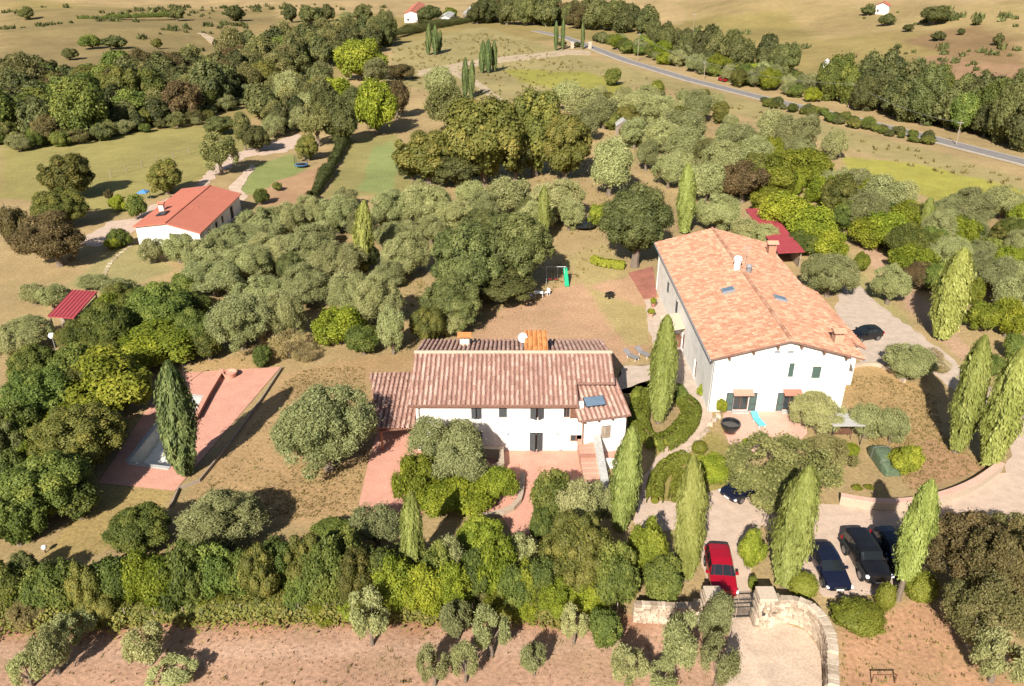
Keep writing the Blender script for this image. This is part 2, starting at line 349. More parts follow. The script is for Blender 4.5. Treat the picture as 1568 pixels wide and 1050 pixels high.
def ribbon(name, m, pts, w, z, off=0.0, cat=None):
    mb = MB(); vs = []
    for i, p in enumerate(pts):
        d = (pts[min(i+1, len(pts)-1)]-pts[max(i-1, 0)]).normalized(); nn = Vector((d.y, -d.x, 0))
        vs += [p+nn*(off-w/2)+Vector((0,0,z)), p+nn*(off+w/2)+Vector((0,0,z))]
    mb.add(vs, [(2*i, 2*i+1, 2*i+3, 2*i+2) for i in range(len(pts)-1)])
    o = mb.build(name, m); return tag(o, kind='structure')
RD = [(820,47),(862,56),(905,72),(960,93),(1060,123),(1180,153),(1300,181),(1400,205),(1480,226),(1568,248),(1700,285)]
rp = [P(*q) for q in RD]; rp = [Vector((p.x, p.y, 0)) for p in rp]
rp = smooth_poly(rp, 0, 8, False)+[rp[-1]]
ribbon('road', 'asphalt', rp, 5.2, 0.1)
ribbon('road_edge_line', 'road_paint', rp, 0.25, 0.106, 2.35); ribbon('road_edge_line', 'road_paint', rp, 0.16, 0.106, -2.35)
ribbon('road_verge', 'track', rp, 1.0, 0.08, 3.1)
# ------------------------------------------------------------------ foliage prototypes
def leaf_quads(c, nrm, ln, wd, rng, droop=0.0, up=0.0):
    n = len(c); rnd = rng.normal(size=(n, 3)); rnd /= np.linalg.norm(rnd, axis=1)[:, None]
    if up: rnd = rnd*(1-up)+np.array([0, 0, 1.0])*up
    t = np.cross(nrm, rnd); l = np.linalg.norm(t, axis=1); l[l < 1e-6] = 1; t /= l[:, None]
    u = np.cross(t, nrm); u /= np.maximum(np.linalg.norm(u, axis=1), 1e-6)[:, None]
    k_ = rng.uniform(.55, 1.6, n)**1.1; L_ = (ln*k_*rng.uniform(.8, 1.2, n))[:, None]; W_ = (wd*k_*rng.uniform(.7, 1.25, n))[:, None]
    v = np.stack([c-u*L_-t*W_*0.4, c-u*L_*0.1+t*W_, c+u*L_, c+u*L_*0.1-t*W_], 1)
    return v.reshape(-1, 3)
def mesh_np(name, v, f, val, m):
    me = bpy.data.meshes.new(name)
    me.vertices.add(len(v)); me.vertices.foreach_set('co', np.ascontiguousarray(v, dtype=np.float32).ravel())
    me.loops.add(f.size); me.loops.foreach_set('vertex_index', f.ravel().astype(np.int32))
    me.polygons.add(len(f)); me.polygons.foreach_set('loop_start', np.arange(0, f.size, 4, dtype=np.int32)); me.polygons.foreach_set('loop_total', np.full(len(f), 4, dtype=np.int32))
    at = me.attributes.new('v', 'FLOAT', 'FACE'); at.data.foreach_set('value', val.astype(np.float32))
    me.update(); me.materials.append(MAT[m]); return me
def sphere_grid(nu, nv):
    th = np.linspace(0, 2*np.pi, nu, endpoint=False); ph = np.linspace(0.05, np.pi-0.05, nv)
    T, Q = np.meshgrid(th, ph); v = np.stack([np.sin(Q)*np.cos(T), np.sin(Q)*np.sin(T), np.cos(Q)], -1).reshape(-1, 3)
    i = np.arange(nu*nv).reshape(nv, nu); j = np.roll(i, -1, 1)
    f = np.stack([i[:-1], i[1:], j[1:], j[:-1]], -1).reshape(-1, 4); return v, f
def crown(name, m, seed, n=7000, blobs=22, br=(.28,.46), ln=.055, wd=.035, core=.62, up=.0, out=.75, shell=.80, flat=1.0, stray=.06, wild=.5):
    rng = np.random.default_rng(seed)
    nl = 7; ld = rng.normal(size=(nl, 3)); ld /= np.linalg.norm(ld, axis=1)[:, None]; lw = rng.uniform(-.42, .34, nl)*wild
    def reach(d):                            # uneven outline: lobes and hollows
        return 1+(np.maximum(d@ld.T, 0)**3*lw).sum(1)
    sx = np.array([1+rng.uniform(-.12, .12)*wild*2, 1+rng.uniform(-.12, .12)*wild*2, 1.0])
    bc = rng.normal(size=(blobs, 3)); bc[:, 2] = np.abs(bc[:, 2])*1.05-.42; bc /= np.linalg.norm(bc, axis=1)[:, None]
    rb = rng.uniform(br[0], br[1], blobs)*rng.uniform(.75, 1.15, blobs)**wild
    bc = bc*((1.0-rb*.9)*rng.uniform(shell, 1.04, blobs)*reach(bc))[:, None]*sx
    w = rb**2; k = rng.choice(blobs, n, p=w/w.sum())
    d = rng.normal(size=(n, 3)); d /= np.linalg.norm(d, axis=1)[:, None]
    o = bc[k]/np.maximum(np.linalg.norm(bc[k], axis=1), 1e-6)[:, None]
    flip = (d*o).sum(1) < -0.25; d[flip] *= -1
    tuft = 1+.16*np.sin(d[:, 0]*9+k*1.7)*np.sin(d[:, 1]*8+k)*np.cos(d[:, 2]*7-k)
    rr = rb[k]*tuft*np.where(rng.random(n) < stray, rng.uniform(1, 1.45, n), rng.uniform(.72, 1.05, n))
    c = bc[k]+d*rr[:, None]; c[:, 2] *= flat
    nr = d*out+rng.normal(size=(n, 3))*(1-out)*1.1+np.array([0, 0, .3]); nr /= np.linalg.norm(nr, axis=1)[:, None]
    v = leaf_quads(c, nr, ln, wd, rng, up=up); f = np.arange(4*n).reshape(n, 4)
    bt = rng.uniform(-.25, .25, blobs)
    val = np.clip(.5+bt[k]+rng.normal(0, .15, n), 0, 1)
    if core:
        cv, cf = sphere_grid(20, 11)
        cv = cv*core*reach(cv)[:, None]*sx*(1+0.16*np.sin(cv[:, :1]*7+seed)*np.cos(cv[:, 1:2]*6+seed)+.08*rng.normal(size=(len(cv), 1)))
        cv[:, 2] *= flat
        ne = n//4; q = rng.integers(0, len(cf), ne); w4 = rng.dirichlet((1,1,1,1), ne)
        pc = (cv[cf[q]]*w4[..., None]).sum(1); dn = pc/np.maximum(np.linalg.norm(pc, axis=1), 1e-6)[:, None]
        pc = pc*(1+rng.uniform(.0, .16, ne))[:, None]; dn = dn*.6+rng.normal(size=(ne, 3))*.4; dn /= np.linalg.norm(dn, axis=1)[:, None]
        lv = leaf_quads(pc, dn, ln*1.3, wd*1.3, rng, up=up)
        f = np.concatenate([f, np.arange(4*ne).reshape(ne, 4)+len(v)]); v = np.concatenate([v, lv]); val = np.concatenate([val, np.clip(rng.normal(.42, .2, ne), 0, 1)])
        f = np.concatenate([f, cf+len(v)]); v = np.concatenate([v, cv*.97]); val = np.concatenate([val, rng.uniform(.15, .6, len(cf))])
    v[:, 2] = np.maximum(v[:, 2], -1.0)
    return mesh_np(name, v, f, val, m)
def cypress_mesh(name, m, seed, n=9000, ln=.03, wd=.010):
    # unit height 0..1, unit radius 1 at the widest
    rng = np.random.default_rng(seed); z = rng.random(n)**0.85
    prof = lambda q: np.maximum(.5*np.clip(1-q*2.5, 0, 1), np.sin(np.pi*np.clip(.05+.945*np.clip(q, 0, 1)**1.0, 0, 1))**.55)
    a = rng.uniform(0, 2*np.pi, n)
    groove = 1+.13*np.sin(a*5+seed+z*6)+.10*np.sin(a*9-z*11+seed)+.07*np.sin(z*22+a*3+seed)
    r = prof(z)*groove*rng.uniform(.78, 1.07, n)*np.where(rng.random(n) < .10, rng.uniform(1.05, 1.30, n), 1)*(1+.13*fbm(a*1.0, z*14, 1.0, seed))
    bend = .10*np.sin(z*2.6+seed)
    S = 0.13                                   # real slenderness, used to shape leaves before squeezing
    c = np.stack([r*np.cos(a)*S+bend*S, r*np.sin(a)*S, z], -1)
    nr = np.stack([np.cos(a), np.sin(a), np.full(n, .35)], -1)+rng.normal(size=(n, 3))*.38; nr /= np.linalg.norm(nr, axis=1)[:, None]
    v = leaf_quads(c, nr, ln, wd, rng, up=.72); f = np.arange(4*n).reshape(n, 4)
    v[:, :2] /= S
    val = np.clip(.5+.15*np.sin(a*5+z*9+seed)+.28*fbm(a*1.3, z*10, 1.0, seed+3)+rng.normal(0, .16, n), 0, 1)
    cv, cf = sphere_grid(16, 14); q = (cv[:, 2]+1)/2; h = np.hypot(cv[:, 0], cv[:, 1])+1e-6
    cr = prof(q*.97)*.78; cv = np.stack([cv[:, 0]/h*cr+.10*np.sin(q*2.6+seed), cv[:, 1]/h*cr, q*.97], -1)
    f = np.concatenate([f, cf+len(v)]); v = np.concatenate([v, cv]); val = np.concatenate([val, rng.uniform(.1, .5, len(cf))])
    v[:, 2] = np.maximum(v[:, 2], 0.0)
    return mesh_np(name, v, f, val, m)
def trunk_mesh(seed, kind=0):
    rnd = random.Random(seed); mb = MB()
    mb.tube([(0,0,-.06),(.02,.0,.15),(.05*rnd.uniform(-1,1),.05,.45),(.08*rnd.uniform(-1,1),.06,.8)], [.16,.11,.09,.06], 7)
    for k in range(5):
        a = k*1.26+rnd.uniform(-.3, .3); z0 = rnd.uniform(.35, .6)
        mb.tube([(0.01,0.02,z0),(.28*math.cos(a),.28*math.sin(a),z0+.28),(.5*math.cos(a),.5*math.sin(a),z0+.55)], [.06,.04,.018], 5)
    me = mb.mesh('trunk', True); me.materials.append(MAT['bark']); return me
PROTO = {}
def reg(kind, fn, m, seeds, **kw): PROTO[kind] = [fn(kind+'_crown', m, s, **kw) for s in seeds]
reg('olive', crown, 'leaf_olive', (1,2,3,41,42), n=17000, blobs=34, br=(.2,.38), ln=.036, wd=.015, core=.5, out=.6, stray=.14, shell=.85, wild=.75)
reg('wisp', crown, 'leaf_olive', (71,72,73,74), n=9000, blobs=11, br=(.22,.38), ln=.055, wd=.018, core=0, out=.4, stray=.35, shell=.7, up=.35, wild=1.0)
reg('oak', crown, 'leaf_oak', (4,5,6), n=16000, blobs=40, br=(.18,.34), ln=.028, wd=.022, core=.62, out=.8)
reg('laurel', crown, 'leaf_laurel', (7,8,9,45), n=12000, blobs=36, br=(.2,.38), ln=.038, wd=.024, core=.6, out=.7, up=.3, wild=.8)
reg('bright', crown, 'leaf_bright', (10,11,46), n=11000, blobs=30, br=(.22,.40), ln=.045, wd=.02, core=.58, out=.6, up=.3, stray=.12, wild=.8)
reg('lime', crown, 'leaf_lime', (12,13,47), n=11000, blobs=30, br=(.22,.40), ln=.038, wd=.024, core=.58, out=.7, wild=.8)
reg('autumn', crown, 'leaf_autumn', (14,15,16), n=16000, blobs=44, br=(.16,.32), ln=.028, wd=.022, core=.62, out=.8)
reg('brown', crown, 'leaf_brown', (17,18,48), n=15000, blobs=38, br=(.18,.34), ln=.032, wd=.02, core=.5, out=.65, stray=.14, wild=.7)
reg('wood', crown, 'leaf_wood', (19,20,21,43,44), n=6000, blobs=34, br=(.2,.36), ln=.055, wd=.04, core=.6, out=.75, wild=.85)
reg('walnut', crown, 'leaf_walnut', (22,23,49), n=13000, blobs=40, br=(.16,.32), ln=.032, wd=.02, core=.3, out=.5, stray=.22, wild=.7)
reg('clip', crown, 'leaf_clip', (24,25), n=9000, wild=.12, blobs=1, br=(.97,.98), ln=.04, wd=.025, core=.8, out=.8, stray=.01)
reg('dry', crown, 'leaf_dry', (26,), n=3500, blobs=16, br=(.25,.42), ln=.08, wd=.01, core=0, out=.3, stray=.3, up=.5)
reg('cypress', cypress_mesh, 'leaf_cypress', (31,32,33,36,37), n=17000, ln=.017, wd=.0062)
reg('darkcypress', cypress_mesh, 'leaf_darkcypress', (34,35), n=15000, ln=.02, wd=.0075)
FINE = {}
def regf(kind, m, seeds, **kw): FINE[kind] = [crown(kind+'_crown', m, s_, **kw) for s_ in seeds]
regf('olive', 'leaf_olive', (51,52,53), n=36000, blobs=60, br=(.14,.28), ln=.024, wd=.0095, core=.55, out=.6, stray=.14, shell=.86, wild=.6)
regf('laurel', 'leaf_laurel', (54,55), n=30000, blobs=60, br=(.14,.28), ln=.022, wd=.015, core=.66, out=.7, up=.2, wild=.7)
regf('autumn', 'leaf_autumn', (56,57), n=30000, blobs=70, br=(.12,.26), ln=.02, wd=.015, core=.66, out=.75, wild=.6)
regf('oak', 'leaf_oak', (58,59), n=32000, blobs=70, br=(.12,.26), ln=.019, wd=.015, core=.66, out=.8, wild=.6)
regf('brown', 'leaf_brown', (60,61), n=28000, blobs=60, br=(.13,.27), ln=.022, wd=.014, core=.52, out=.65, stray=.14, wild=.7)
regf('walnut', 'leaf_walnut', (62,63), n=26000, blobs=64, br=(.12,.26), ln=.021, wd=.014, core=.34, out=.5, stray=.22, wild=.7)
TRUNKS = [trunk_mesh(s) for s in (1,2,3)]
LOOK = {'wisp': ('wispy young olive tree','olive tree'), 'olive': ('silvery olive tree','olive tree'), 'oak': ('dark green broadleaf tree','tree'), 'laurel': ('dense green shrub','shrub'), 'bright': ('bright green shrub','shrub'),
 'lime': ('yellow-green shrub','shrub'), 'autumn': ('tree turning yellow and rust','tree'), 'brown': ('brown-leaved tree','tree'), 'wood': ('dark woodland tree','tree'),
 'walnut': ('loose-leaved olive-brown tree','tree'), 'clip': ('clipped rounded shrub','shrub'), 'dry': ('dry straw-coloured bush','bush'),
 'cypress': ('slender green cypress','cypress'), 'darkcypress': ('dark green cypress','cypress')}
ORD = ['first','second','third','fourth','fifth','sixth','seventh','eighth','ninth','tenth','eleventh','twelfth','thirteenth','fourteenth','fifteenth','sixteenth','seventeenth','eighteenth','nineteenth','twentieth']
PLANTS = []                                  # (group, where, kind, object, px)
NAMES = {'wisp':'olive_tree','olive':'olive_tree','oak':'oak_tree','laurel':'laurel_shrub','bright':'green_shrub','lime':'yellow_shrub','autumn':'autumn_tree','brown':'brown_tree','wood':'woodland_tree','walnut':'walnut_tree','clip':'clipped_shrub','dry':'dry_bush','cypress':'cypress_tree','darkcypress':'cypress_tree'}
GAP = {'wisp': .12, 'olive': .03, 'oak': .05, 'walnut': .12, 'autumn': .05, 'brown': .1, 'wood': .03}
def place_crown(kind, x, y, r, a, c, z0=0.0):
    root = empty(NAMES[kind], (x, y, z0))
    cr = obj('crown', random.choice(FINE[kind] if kind in FINE and r > 2.3 and y < 125 else PROTO[kind]), None, root)
    cr.location = (0, 0, c); cr.scale = (r, r*random.uniform(.94, 1.06), a); cr.rotation_euler = (0, 0, random.uniform(0, 6.28))
    tk = obj('trunk' if kind in GAP else 'stem', random.choice(TRUNKS), None, root)
    tk.scale = (r*.9, r*.9, c*1.15); tk.rotation_euler = (0, 0, random.uniform(0, 6.28))
    return root
def plant(kind, cx, cy, w, h, group, where):
    gap = GAP.get(kind, -0.06); c = 1.5; d = ray(cx, cy).normalized(); s, co = -d.z, math.sqrt(1-d.z*d.z)
    for _ in range(8):
        p = P(cx, cy, c); k = scale_at(p); r = w/2/k; V = h/2/k
        a2 = (V*V-(r*s)**2)/(co*co); a = max(.5*r, min(1.8*r, math.sqrt(max(a2, .01)))); c = a*(1+gap)
    o = place_crown(kind, p.x, p.y, r*1.03, a*1.03, c, float(hill(p.x, p.y)))
    PLANTS.append((group, where, kind, o, cx)); return o
def cypress(bx, by, tx, ty, w, group, where, kind='cypress', bare=0.04):
    p = P(bx, by); q = U(tx, ty, p.y); z0 = p.z; h = q.z-z0; k = scale_at(p); r = w/2/k*0.66
    root = empty('cypress_tree', p)
    lean = math.atan2(q.x-p.x, h)
    cr = obj('crown', random.choice(PROTO[kind]), None, root)
    cr.location = (math.sin(lean)*h*bare, 0, h*bare); cr.scale = (r, r, h*(1-bare)); cr.rotation_euler = (0, lean, 0)
    cr.rotation_euler.rotate_axis('Z', random.uniform(0, 6.28))
    mb = MB(); mb.tube([(0,0,-.15),(math.sin(lean)*h*.3,0,h*.3)], [r*.22+.05, r*.1+.03], 8); mb.build('trunk', 'bark', root, True)
    PLANTS.append((group, where, kind, root, bx)); return root
FULL = {'shrubs of the long front hedge': 1.22, 'tall hedge trees left of the pool': 1.12, 'olives of the left grove': 1.06, 'olives of the upper grove': 1.1, 'trees of the right bank': 1.15, 'brown trees at the lower right corner': 1.25, 'mixed trees above the villa': 1.14, 'trees behind the farmhouse': 1.1, 'shrubs in front of the farmhouse': 1.12}
def bed(group, where, rows):
    f = FULL.get(group, 1.0)
    for k, x, y, w_, h_ in rows: plant(k, x, y, w_*f, h_*(1+(f-1)*.6), group, where)
# ------------------------------------------------------------------ buildings
def wpart(mb, name, m, root, smooth=False):     # a part modelled in world coordinates
    o = mb.build(name, m, root, smooth)
    if root.parent is None: o.location = -root.location
    return o
def arc_tile(w=.155, l=.62):
    mb = MB(); n = 5; vs = []
    for y, r in ((0, w), (l, w*.82)):
        for k in range(n): a = math.pi*k/(n-1); vs.append((-math.cos(a)*r, y, math.sin(a)*r*1.05+(.0 if y else .035)))
    vs += [(-math.cos(math.pi*k/(n-1))*w*.86, .002, math.sin(math.pi*k/(n-1))*w*.85+.02) for k in range(n)]
    fs = [(k, k+1, n+k+1, n+k) for k in range(n-1)]+[(2*n+k, 2*n+k+1, k+1, k) for k in range(n-1)]
    mb.add(vs, fs); return mb
class Tiler:
    def __init__(s, m, near=300): s.rows = []; s.m = m; s.near = near
    def plane(s, part, O, e, sl, W_, L_, cs=.42, rs=.56, clip=None):
        O = Vector(O); e = Vector(e).normalized(); sl = Vector(sl).normalized(); n = e.cross(sl).normalized()
        nc = int(round(W_/cs)); nr = max(1, int(round(L_/rs)))
        for c in range(nc):
            for r in range(nr):
                p = O+e*((c+.5)*W_/nc+random.uniform(-.02, .02))+sl*(r*L_/nr-.06)+n*random.uniform(-.012, .02)
                a = random.uniform(-.03, .03)
                if clip and not clip(p): continue
                M = Matrix.Translation(p)@Matrix((e, sl, n)).transposed().to_4x4()@Matrix.Rotation(a, 4, 'Z')
                s.rows.append((p, M, part, cs/.42, L_/nr/.56))
    def finish(s, root):
        s.rows.sort(key=lambda q: (q[0]-Vector((0,0,CH))).length)
        base = arc_tile(); me = base.mesh('roof_tile', True); me.materials.append(MAT[s.m])
        for p, M, part, k, k2 in s.rows[:s.near]:
            o = bpy.data.objects.new('roof_tile', me); COL.objects.link(o); o.parent = part; o.matrix_local = M@Matrix.Diagonal((k, k2, k, 1))
        mb = MB()
        for p, M, part, k, k2 in s.rows[s.near:]:
            M2 = M@Matrix.Diagonal((k, k2, k, 1)); mb.add([M2@Vector(v) for v in base.v], base.f)
        if mb.v:
            o = wpart(mb, 'roof_tiling', s.m, root, True); o['kind'] = 'stuff'
def wall_panel(mb, p0, d, length, z0, z1, th, ops):
    d = Vector((d[0], d[1], 0)).normalized(); nin = Vector((-d.y, d.x, 0))
    us = sorted({0.0, length, *[q for o in ops for q in o[:2]]}); vs = sorted({z0, z1, *[q for o in ops for q in o[2:4]]})
    M = Matrix.Translation(Vector((p0[0], p0[1], 0)))@Matrix((d, nin, Vector((0,0,1)))).transposed().to_4x4()
    for i in range(len(us)-1):
        run = []
        for j in range(len(vs)-1):
            um, vm_ = (us[i]+us[i+1])/2, (vs[j]+vs[j+1])/2
            hole = any(o[0] < um < o[1] and o[2] < vm_ < o[3] for o in ops)
            if not hole:
                if run and run[-1][1] == vs[j]: run[-1][1] = vs[j+1]
                else: run.append([vs[j], vs[j+1]])
        for a, b_ in run: mb.box(us[i], us[i+1], 0, th, a, b_, M)
    return M
def window(root, M, o, kind='window', sh=None, ang=35, shm='shutter_dark', frame='wood_brown', glassm='glass', off=(0,0)):
    u0, u1, v0, v1 = o; fw = .06
    mb = MB()
    for q in ((u0, u0+fw, v0, v1), (u1-fw, u1, v0, v1), (u0+fw, u1-fw, v0, v0+fw), (u0+fw, u1-fw, v1-fw, v1), ((u0+u1)/2-.03, (u0+u1)/2+.03, v0+fw, v1-fw)):
        mb.box(q[0], q[1], .13, .19, q[2], q[3], M)
    w = wpart(mb, kind, frame, root)
    g = MB(); g.box(u0+.02, u1-.02, .2, .22, v0+.02, v1-.02, M); g.build('pane', glassm, w)
    if sh != 'none':
        hw = (u1-u0)/2
        for sgn in (-1, 1):
            if sh == 'left' and sgn > 0: continue
            hx = u0 if sgn < 0 else u1; a = R(ang)
            LM = M@Matrix.Translation((hx, -.03, 0))@Matrix.Rotation(a if sgn > 0 else -a, 4, 'Z')
            k = MB(); x0, x1 = (0, hw*.98) if sgn < 0 else (-hw*.98, 0)
            for q in ((x0, x0+.07), (x1-.07, x1)): k.box(q[0], q[1], -.025, .025, v0, v1, LM)
            nz = max(5, int((v1-v0)/.13))
            for t_ in range(nz):
                zz = v0+(v1-v0)*(t_+.1)/nz; k.box(x0+.07, x1-.07, -.015, .012, zz, zz+(v1-v0)/nz*.82, LM)
            k.build('shutter', shm, w)
    return w
def sill(root, M, o, m='concrete'):
    mb = MB(); mb.box(o[0]-.08, o[1]+.08, -.07, .1, o[2]-.07, o[2]-.003, M); wpart(mb, 'sill', m, root)
# --- front farmhouse
FY = 58.6
HA = tag(empty('farmhouse', (0, FY, 0)), 'long white farmhouse with weathered terracotta roof and dark shutters', 'house')
ax0, ax1, ay1 = -8.3, 8.5, 70.4
opx = [(722,737,622,640,25,'window'),(764,776,621,638,0,'window'),(812,833,621,640,35,'window'),(721,738,662,674,5,'window'),(811,831,664,691,32,'door')]
ops = []
for a, b_, c, d, an, k in opx:
    p, q = U(a, d, FY), U(b_, c, FY); ops.append((p.x-ax0, q.x-ax0, max(.05, p.z), min(4.72, q.z+.12)))
p, q = U(873, 677, FY), U(892, 666, FY); ops.append((p.x-ax0, q.x-ax0, p.z, q.z))
p, q = U(863, 640, FY), U(873, 623, FY); ops.append((p.x-ax0, q.x-ax0, p.z, q.z))
mb = MB(); MA = wall_panel(mb, (ax0, FY), (1, 0), 5.72-ax0, 0, 4.85, .4, ops)
mb.box(5.72, 6.1, FY+.2, 61.0, 0, 3.6); mb.box(5.72, ax1, 61.3, 61.7, 0, 4.75)
mb.box(ax0, ax0+.4, FY+.402, ay1-.402, 0, 4.85); mb.box(ax1-.4, ax1, 61.702, ay1-.402, 0, 4.85); mb.box(ax0, ax1, ay1-.4, ay1, 0, 4.75)
for x in (ax0+.002, ax1-.402):
    yf, zf = (FY, 4.85) if x < 0 else (61.702, 5.0)
    mb.add([(x,yf,zf),(x,64.3,6.6),(x,ay1,4.76),(x+.4,yf,zf),(x+.4,64.3,6.6),(x+.4,ay1,4.76),(x,yf,4.7),(x+.4,yf,4.7)], [(6,0,1,2),(5,4,3,7),(0,3,4,1),(1,4,5,2)])
wpart(mb, 'wall', 'white_render', HA)
for o, q in zip(ops, opx): window(HA, MA, o, q[5], ang=q[4]); sill(HA, MA, o)
window(HA, MA, ops[5], sh='none', frame='brick'); window(HA, MA, ops[6], sh='none', frame='wood_brown')
mb = MB(); mb.box(ops[6][1]+.02, min(ops[6][1]+.7, 5.7-ax0), -.05, -.004, ops[6][2], ops[6][3], MA); wpart(mb, 'open_shutter', 'wood_brown', HA)
TA = Tiler('tile_old')
ez, rz = 4.9, 6.78; sl = Vector((0, 6.1, rz-ez)); sb = Vector((0, -6.7, rz-4.72))
mb = MB(); mb.slab([(-8.9,58.2,ez),(5.7,58.2,ez),(5.7,64.3,rz),(-8.9,64.3,rz)], .16)
k = 60.7; zk = ez+(k-58.2)*(rz-ez)/6.1
mb.slab([(5.702,k,zk),(9.05,k,zk),(9.05,64.3,rz),(5.702,64.3,rz)], .16)
mb.slab([(-8.9,64.302,rz),(9.05,64.302,rz),(9.05,71.0,4.72),(-8.9,71.0,4.72)], .16)
RA = wpart(mb, 'roof', 'tile_pan', HA)
TA.plane(RA, (-8.9,58.2,ez), (1,0,0), sl, 14.6, sl.length)
TA.plane(RA, (5.7,k,zk), (1,0,0), sl, 3.35, (rz-zk)*sl.length/(rz-ez))
TA.plane(RA, (9.05,71.0,4.72), (-1,0,0), sb, 17.95, sb.length)
mb = MB()
for i in range(36):
    x = -8.9+i*.5; mb.tube([(x,64.3,rz+.07),(x+.54,64.3,rz+.09)], [.2,.17], 10)
wpart(mb, 'ridge_tiles', 'mortar', RA)
# wing at the right front
a = R(13); we = Vector((math.cos(a), math.sin(a), 0)); wn = Vector((-math.sin(a), math.cos(a), 0))
W0 = P(886, 645, 3.85); Wn = 4.75
wl, wz = 5.0, 1.7
mb = MB(); q = [W0, W0+we*Wn, W0+we*Wn+wn*wl+Vector((0,0,wz)), W0+wn*wl+Vector((0,0,wz))]; mb.slab(q, .14)
RW = wpart(mb, 'wing_roof', 'tile_pan', HA)
TA.plane(RW, W0, we, wn*wl+Vector((0,0,wz)), Wn, math.hypot(wl, wz))
v = (wn*wl+Vector((0,0,wz))).normalized(); nn = we.cross(v)
M = Matrix.Translation(W0)@Matrix((we, v, nn)).transposed().to_4x4()
mb = MB(); mb.box(1.0, 2.85, 1.25, 2.35, .1, .24, M); s_ = wpart(mb, 'skylight_frame', 'metal_dark', HA)
mb = MB(); mb.box(1.05, 2.8, 1.3, 2.3, .22, .255, M); mb.build('skylight_glass', 'skylight', s_)
for i in range(4):
    mb = MB(); mb.box(.5+i*1.25, .62+i*1.25, -.1, .6, -.32, -.16, M); wpart(mb, 'rafter_end', 'wood_brown', HA)
w0 = W0+we*.75+wn*.45
mb = MB(); o1 = (1.5, 2.35, 1.55, 2.75)
MW = wall_panel(mb, (w0.x, w0.y), we, 3.75, 0, 3.78, .35, [o1])
mb.box(3.4, 3.75, .352, 3.6, 0, 4.0, MW)
mb.add([MW@Vector(p) for p in ((3.4,.35,4.0),(3.4,3.6,4.0),(3.4,3.6,4.85),(3.75,.35,4.0),(3.75,3.6,4.0),(3.75,3.6,4.85))], [(0,1,2),(5,4,3),(0,2,5,3)])
wpart(mb, 'wing_wall', 'white_render', HA); window(HA, MW, o1, ang=12, shm='wood_grey'); sill(HA, MW, o1)
# gutters, pipes, lamps, chimneys
mb = MB(); mb.tube([(-8.9,58.12,4.78),(5.7,58.12,4.74)], .075, 8); wpart(mb, 'gutter', 'wood_brown', HA, True)
for px in (642,):
    x = U(px, 640, FY).x; mb = MB(); mb.tube([(x,58.15,4.72),(x,58.5,4.35),(x,58.52,.02)], .05, 8); wpart(mb, 'downpipe', 'metal_grey', HA, True)
mb = MB(); pp = w0+we*(-.25)-wn*.08; mb.tube([(pp.x,pp.y,3.7),(pp.x,pp.y,.02)], .05, 8); wpart(mb, 'downpipe', 'brick', HA, True)
for px, py in ((777,664),(853,664),(858,688)):
    p = U(px, py, FY-.06); mb = MB(); mb.lathe([(0,-.12),(.1,-.1),(.13,.02),(.07,.12),(0,.14)], 10, p); wpart(mb, 'wall_lamp', 'metal_grey', HA, True)
def chimney(root, x, y, z0, w, d, h, m='cream_render', cap='tile_new', parent=None):
    mb = MB(); mb.box(x-w/2, x+w/2, y-d/2, y+d/2, z0, z0+h); c = wpart(mb, 'chimney', m, root)
    mb = MB()
    for sx in (-1, 0, 1): mb.box(x+sx*w*.4-.06, x+sx*w*.4+.06, y-d/2+.02, y+d/2-.02, z0+h, z0+h+.25)
    mb.build('chimney_vent', 'tile_pan', c)
    mb = MB(); z = z0+h+.25
    mb.add([(x-w*.75,y-d*.7,z),(x+w*.75,y-d*.7,z),(x+w*.75,y+d*.7,z),(x-w*.75,y+d*.7,z),(x-w*.75,y,z+.32),(x+w*.75,y,z+.32)], [(3,2,1,0),(0,1,5,4),(2,3,4,5),(1,2,5),(3,0,4)])
    mb.build('chimney_cap', cap, c); return c
chimney(HA, -4.55, 68.4, 5.2, .9, .8, 1.15)
# raised roof hatch with new orange tiles, antenna dish
p = P(821, 540, 6.9)
mb = MB(); mb.box(p.x-1.0, p.x+1.0, 64.6, 67.4, 5.5, 6.95); c = wpart(mb, 'roof_dormer', 'wood_brown', HA)
mb = MB(); q = [(p.x-1.05,64.45,7.0),(p.x+1.1,64.45,7.0),(p.x+1.1,67.6,7.45),(p.x-1.05,67.6,7.45)]; mb.slab(q, .1); mb.build('dormer_roof', 'tile_new', c)
T2 = Tiler('tile_new', 40); pr = wpart(MB().slab([(a_[0], a_[1], a_[2]-.02) for a_ in q], .05), 'dormer_tiling', 'tile_new', HA); T2.plane(pr, q[0], (1,0,0), (0,3.15,.45), 2.15, 3.18); T2.finish(HA)
p = P(801, 520, 6.9); mb = MB(); mb.tube([(p.x,66.5,6.0),(p.x,66.5,7.3)], .03, 6); d_ = wpart(mb, 'dish_mast', 'metal_grey', HA)
mb = MB(); M = Matrix.Translation((p.x, 66.4, 7.3))@Matrix.Rotation(R(62), 4, 'X')@Matrix.Rotation(R(-20), 4, 'Y'); k = MB().lathe([(.46,.14),(.3,.05),(.0,0),(.3,.03),(.46,.12)], 18); mb.add([M@Vector(v) for v in k.v], k.f); mb.build('satellite_dish', 'metal_white', d_, True)
TA.finish(HA)
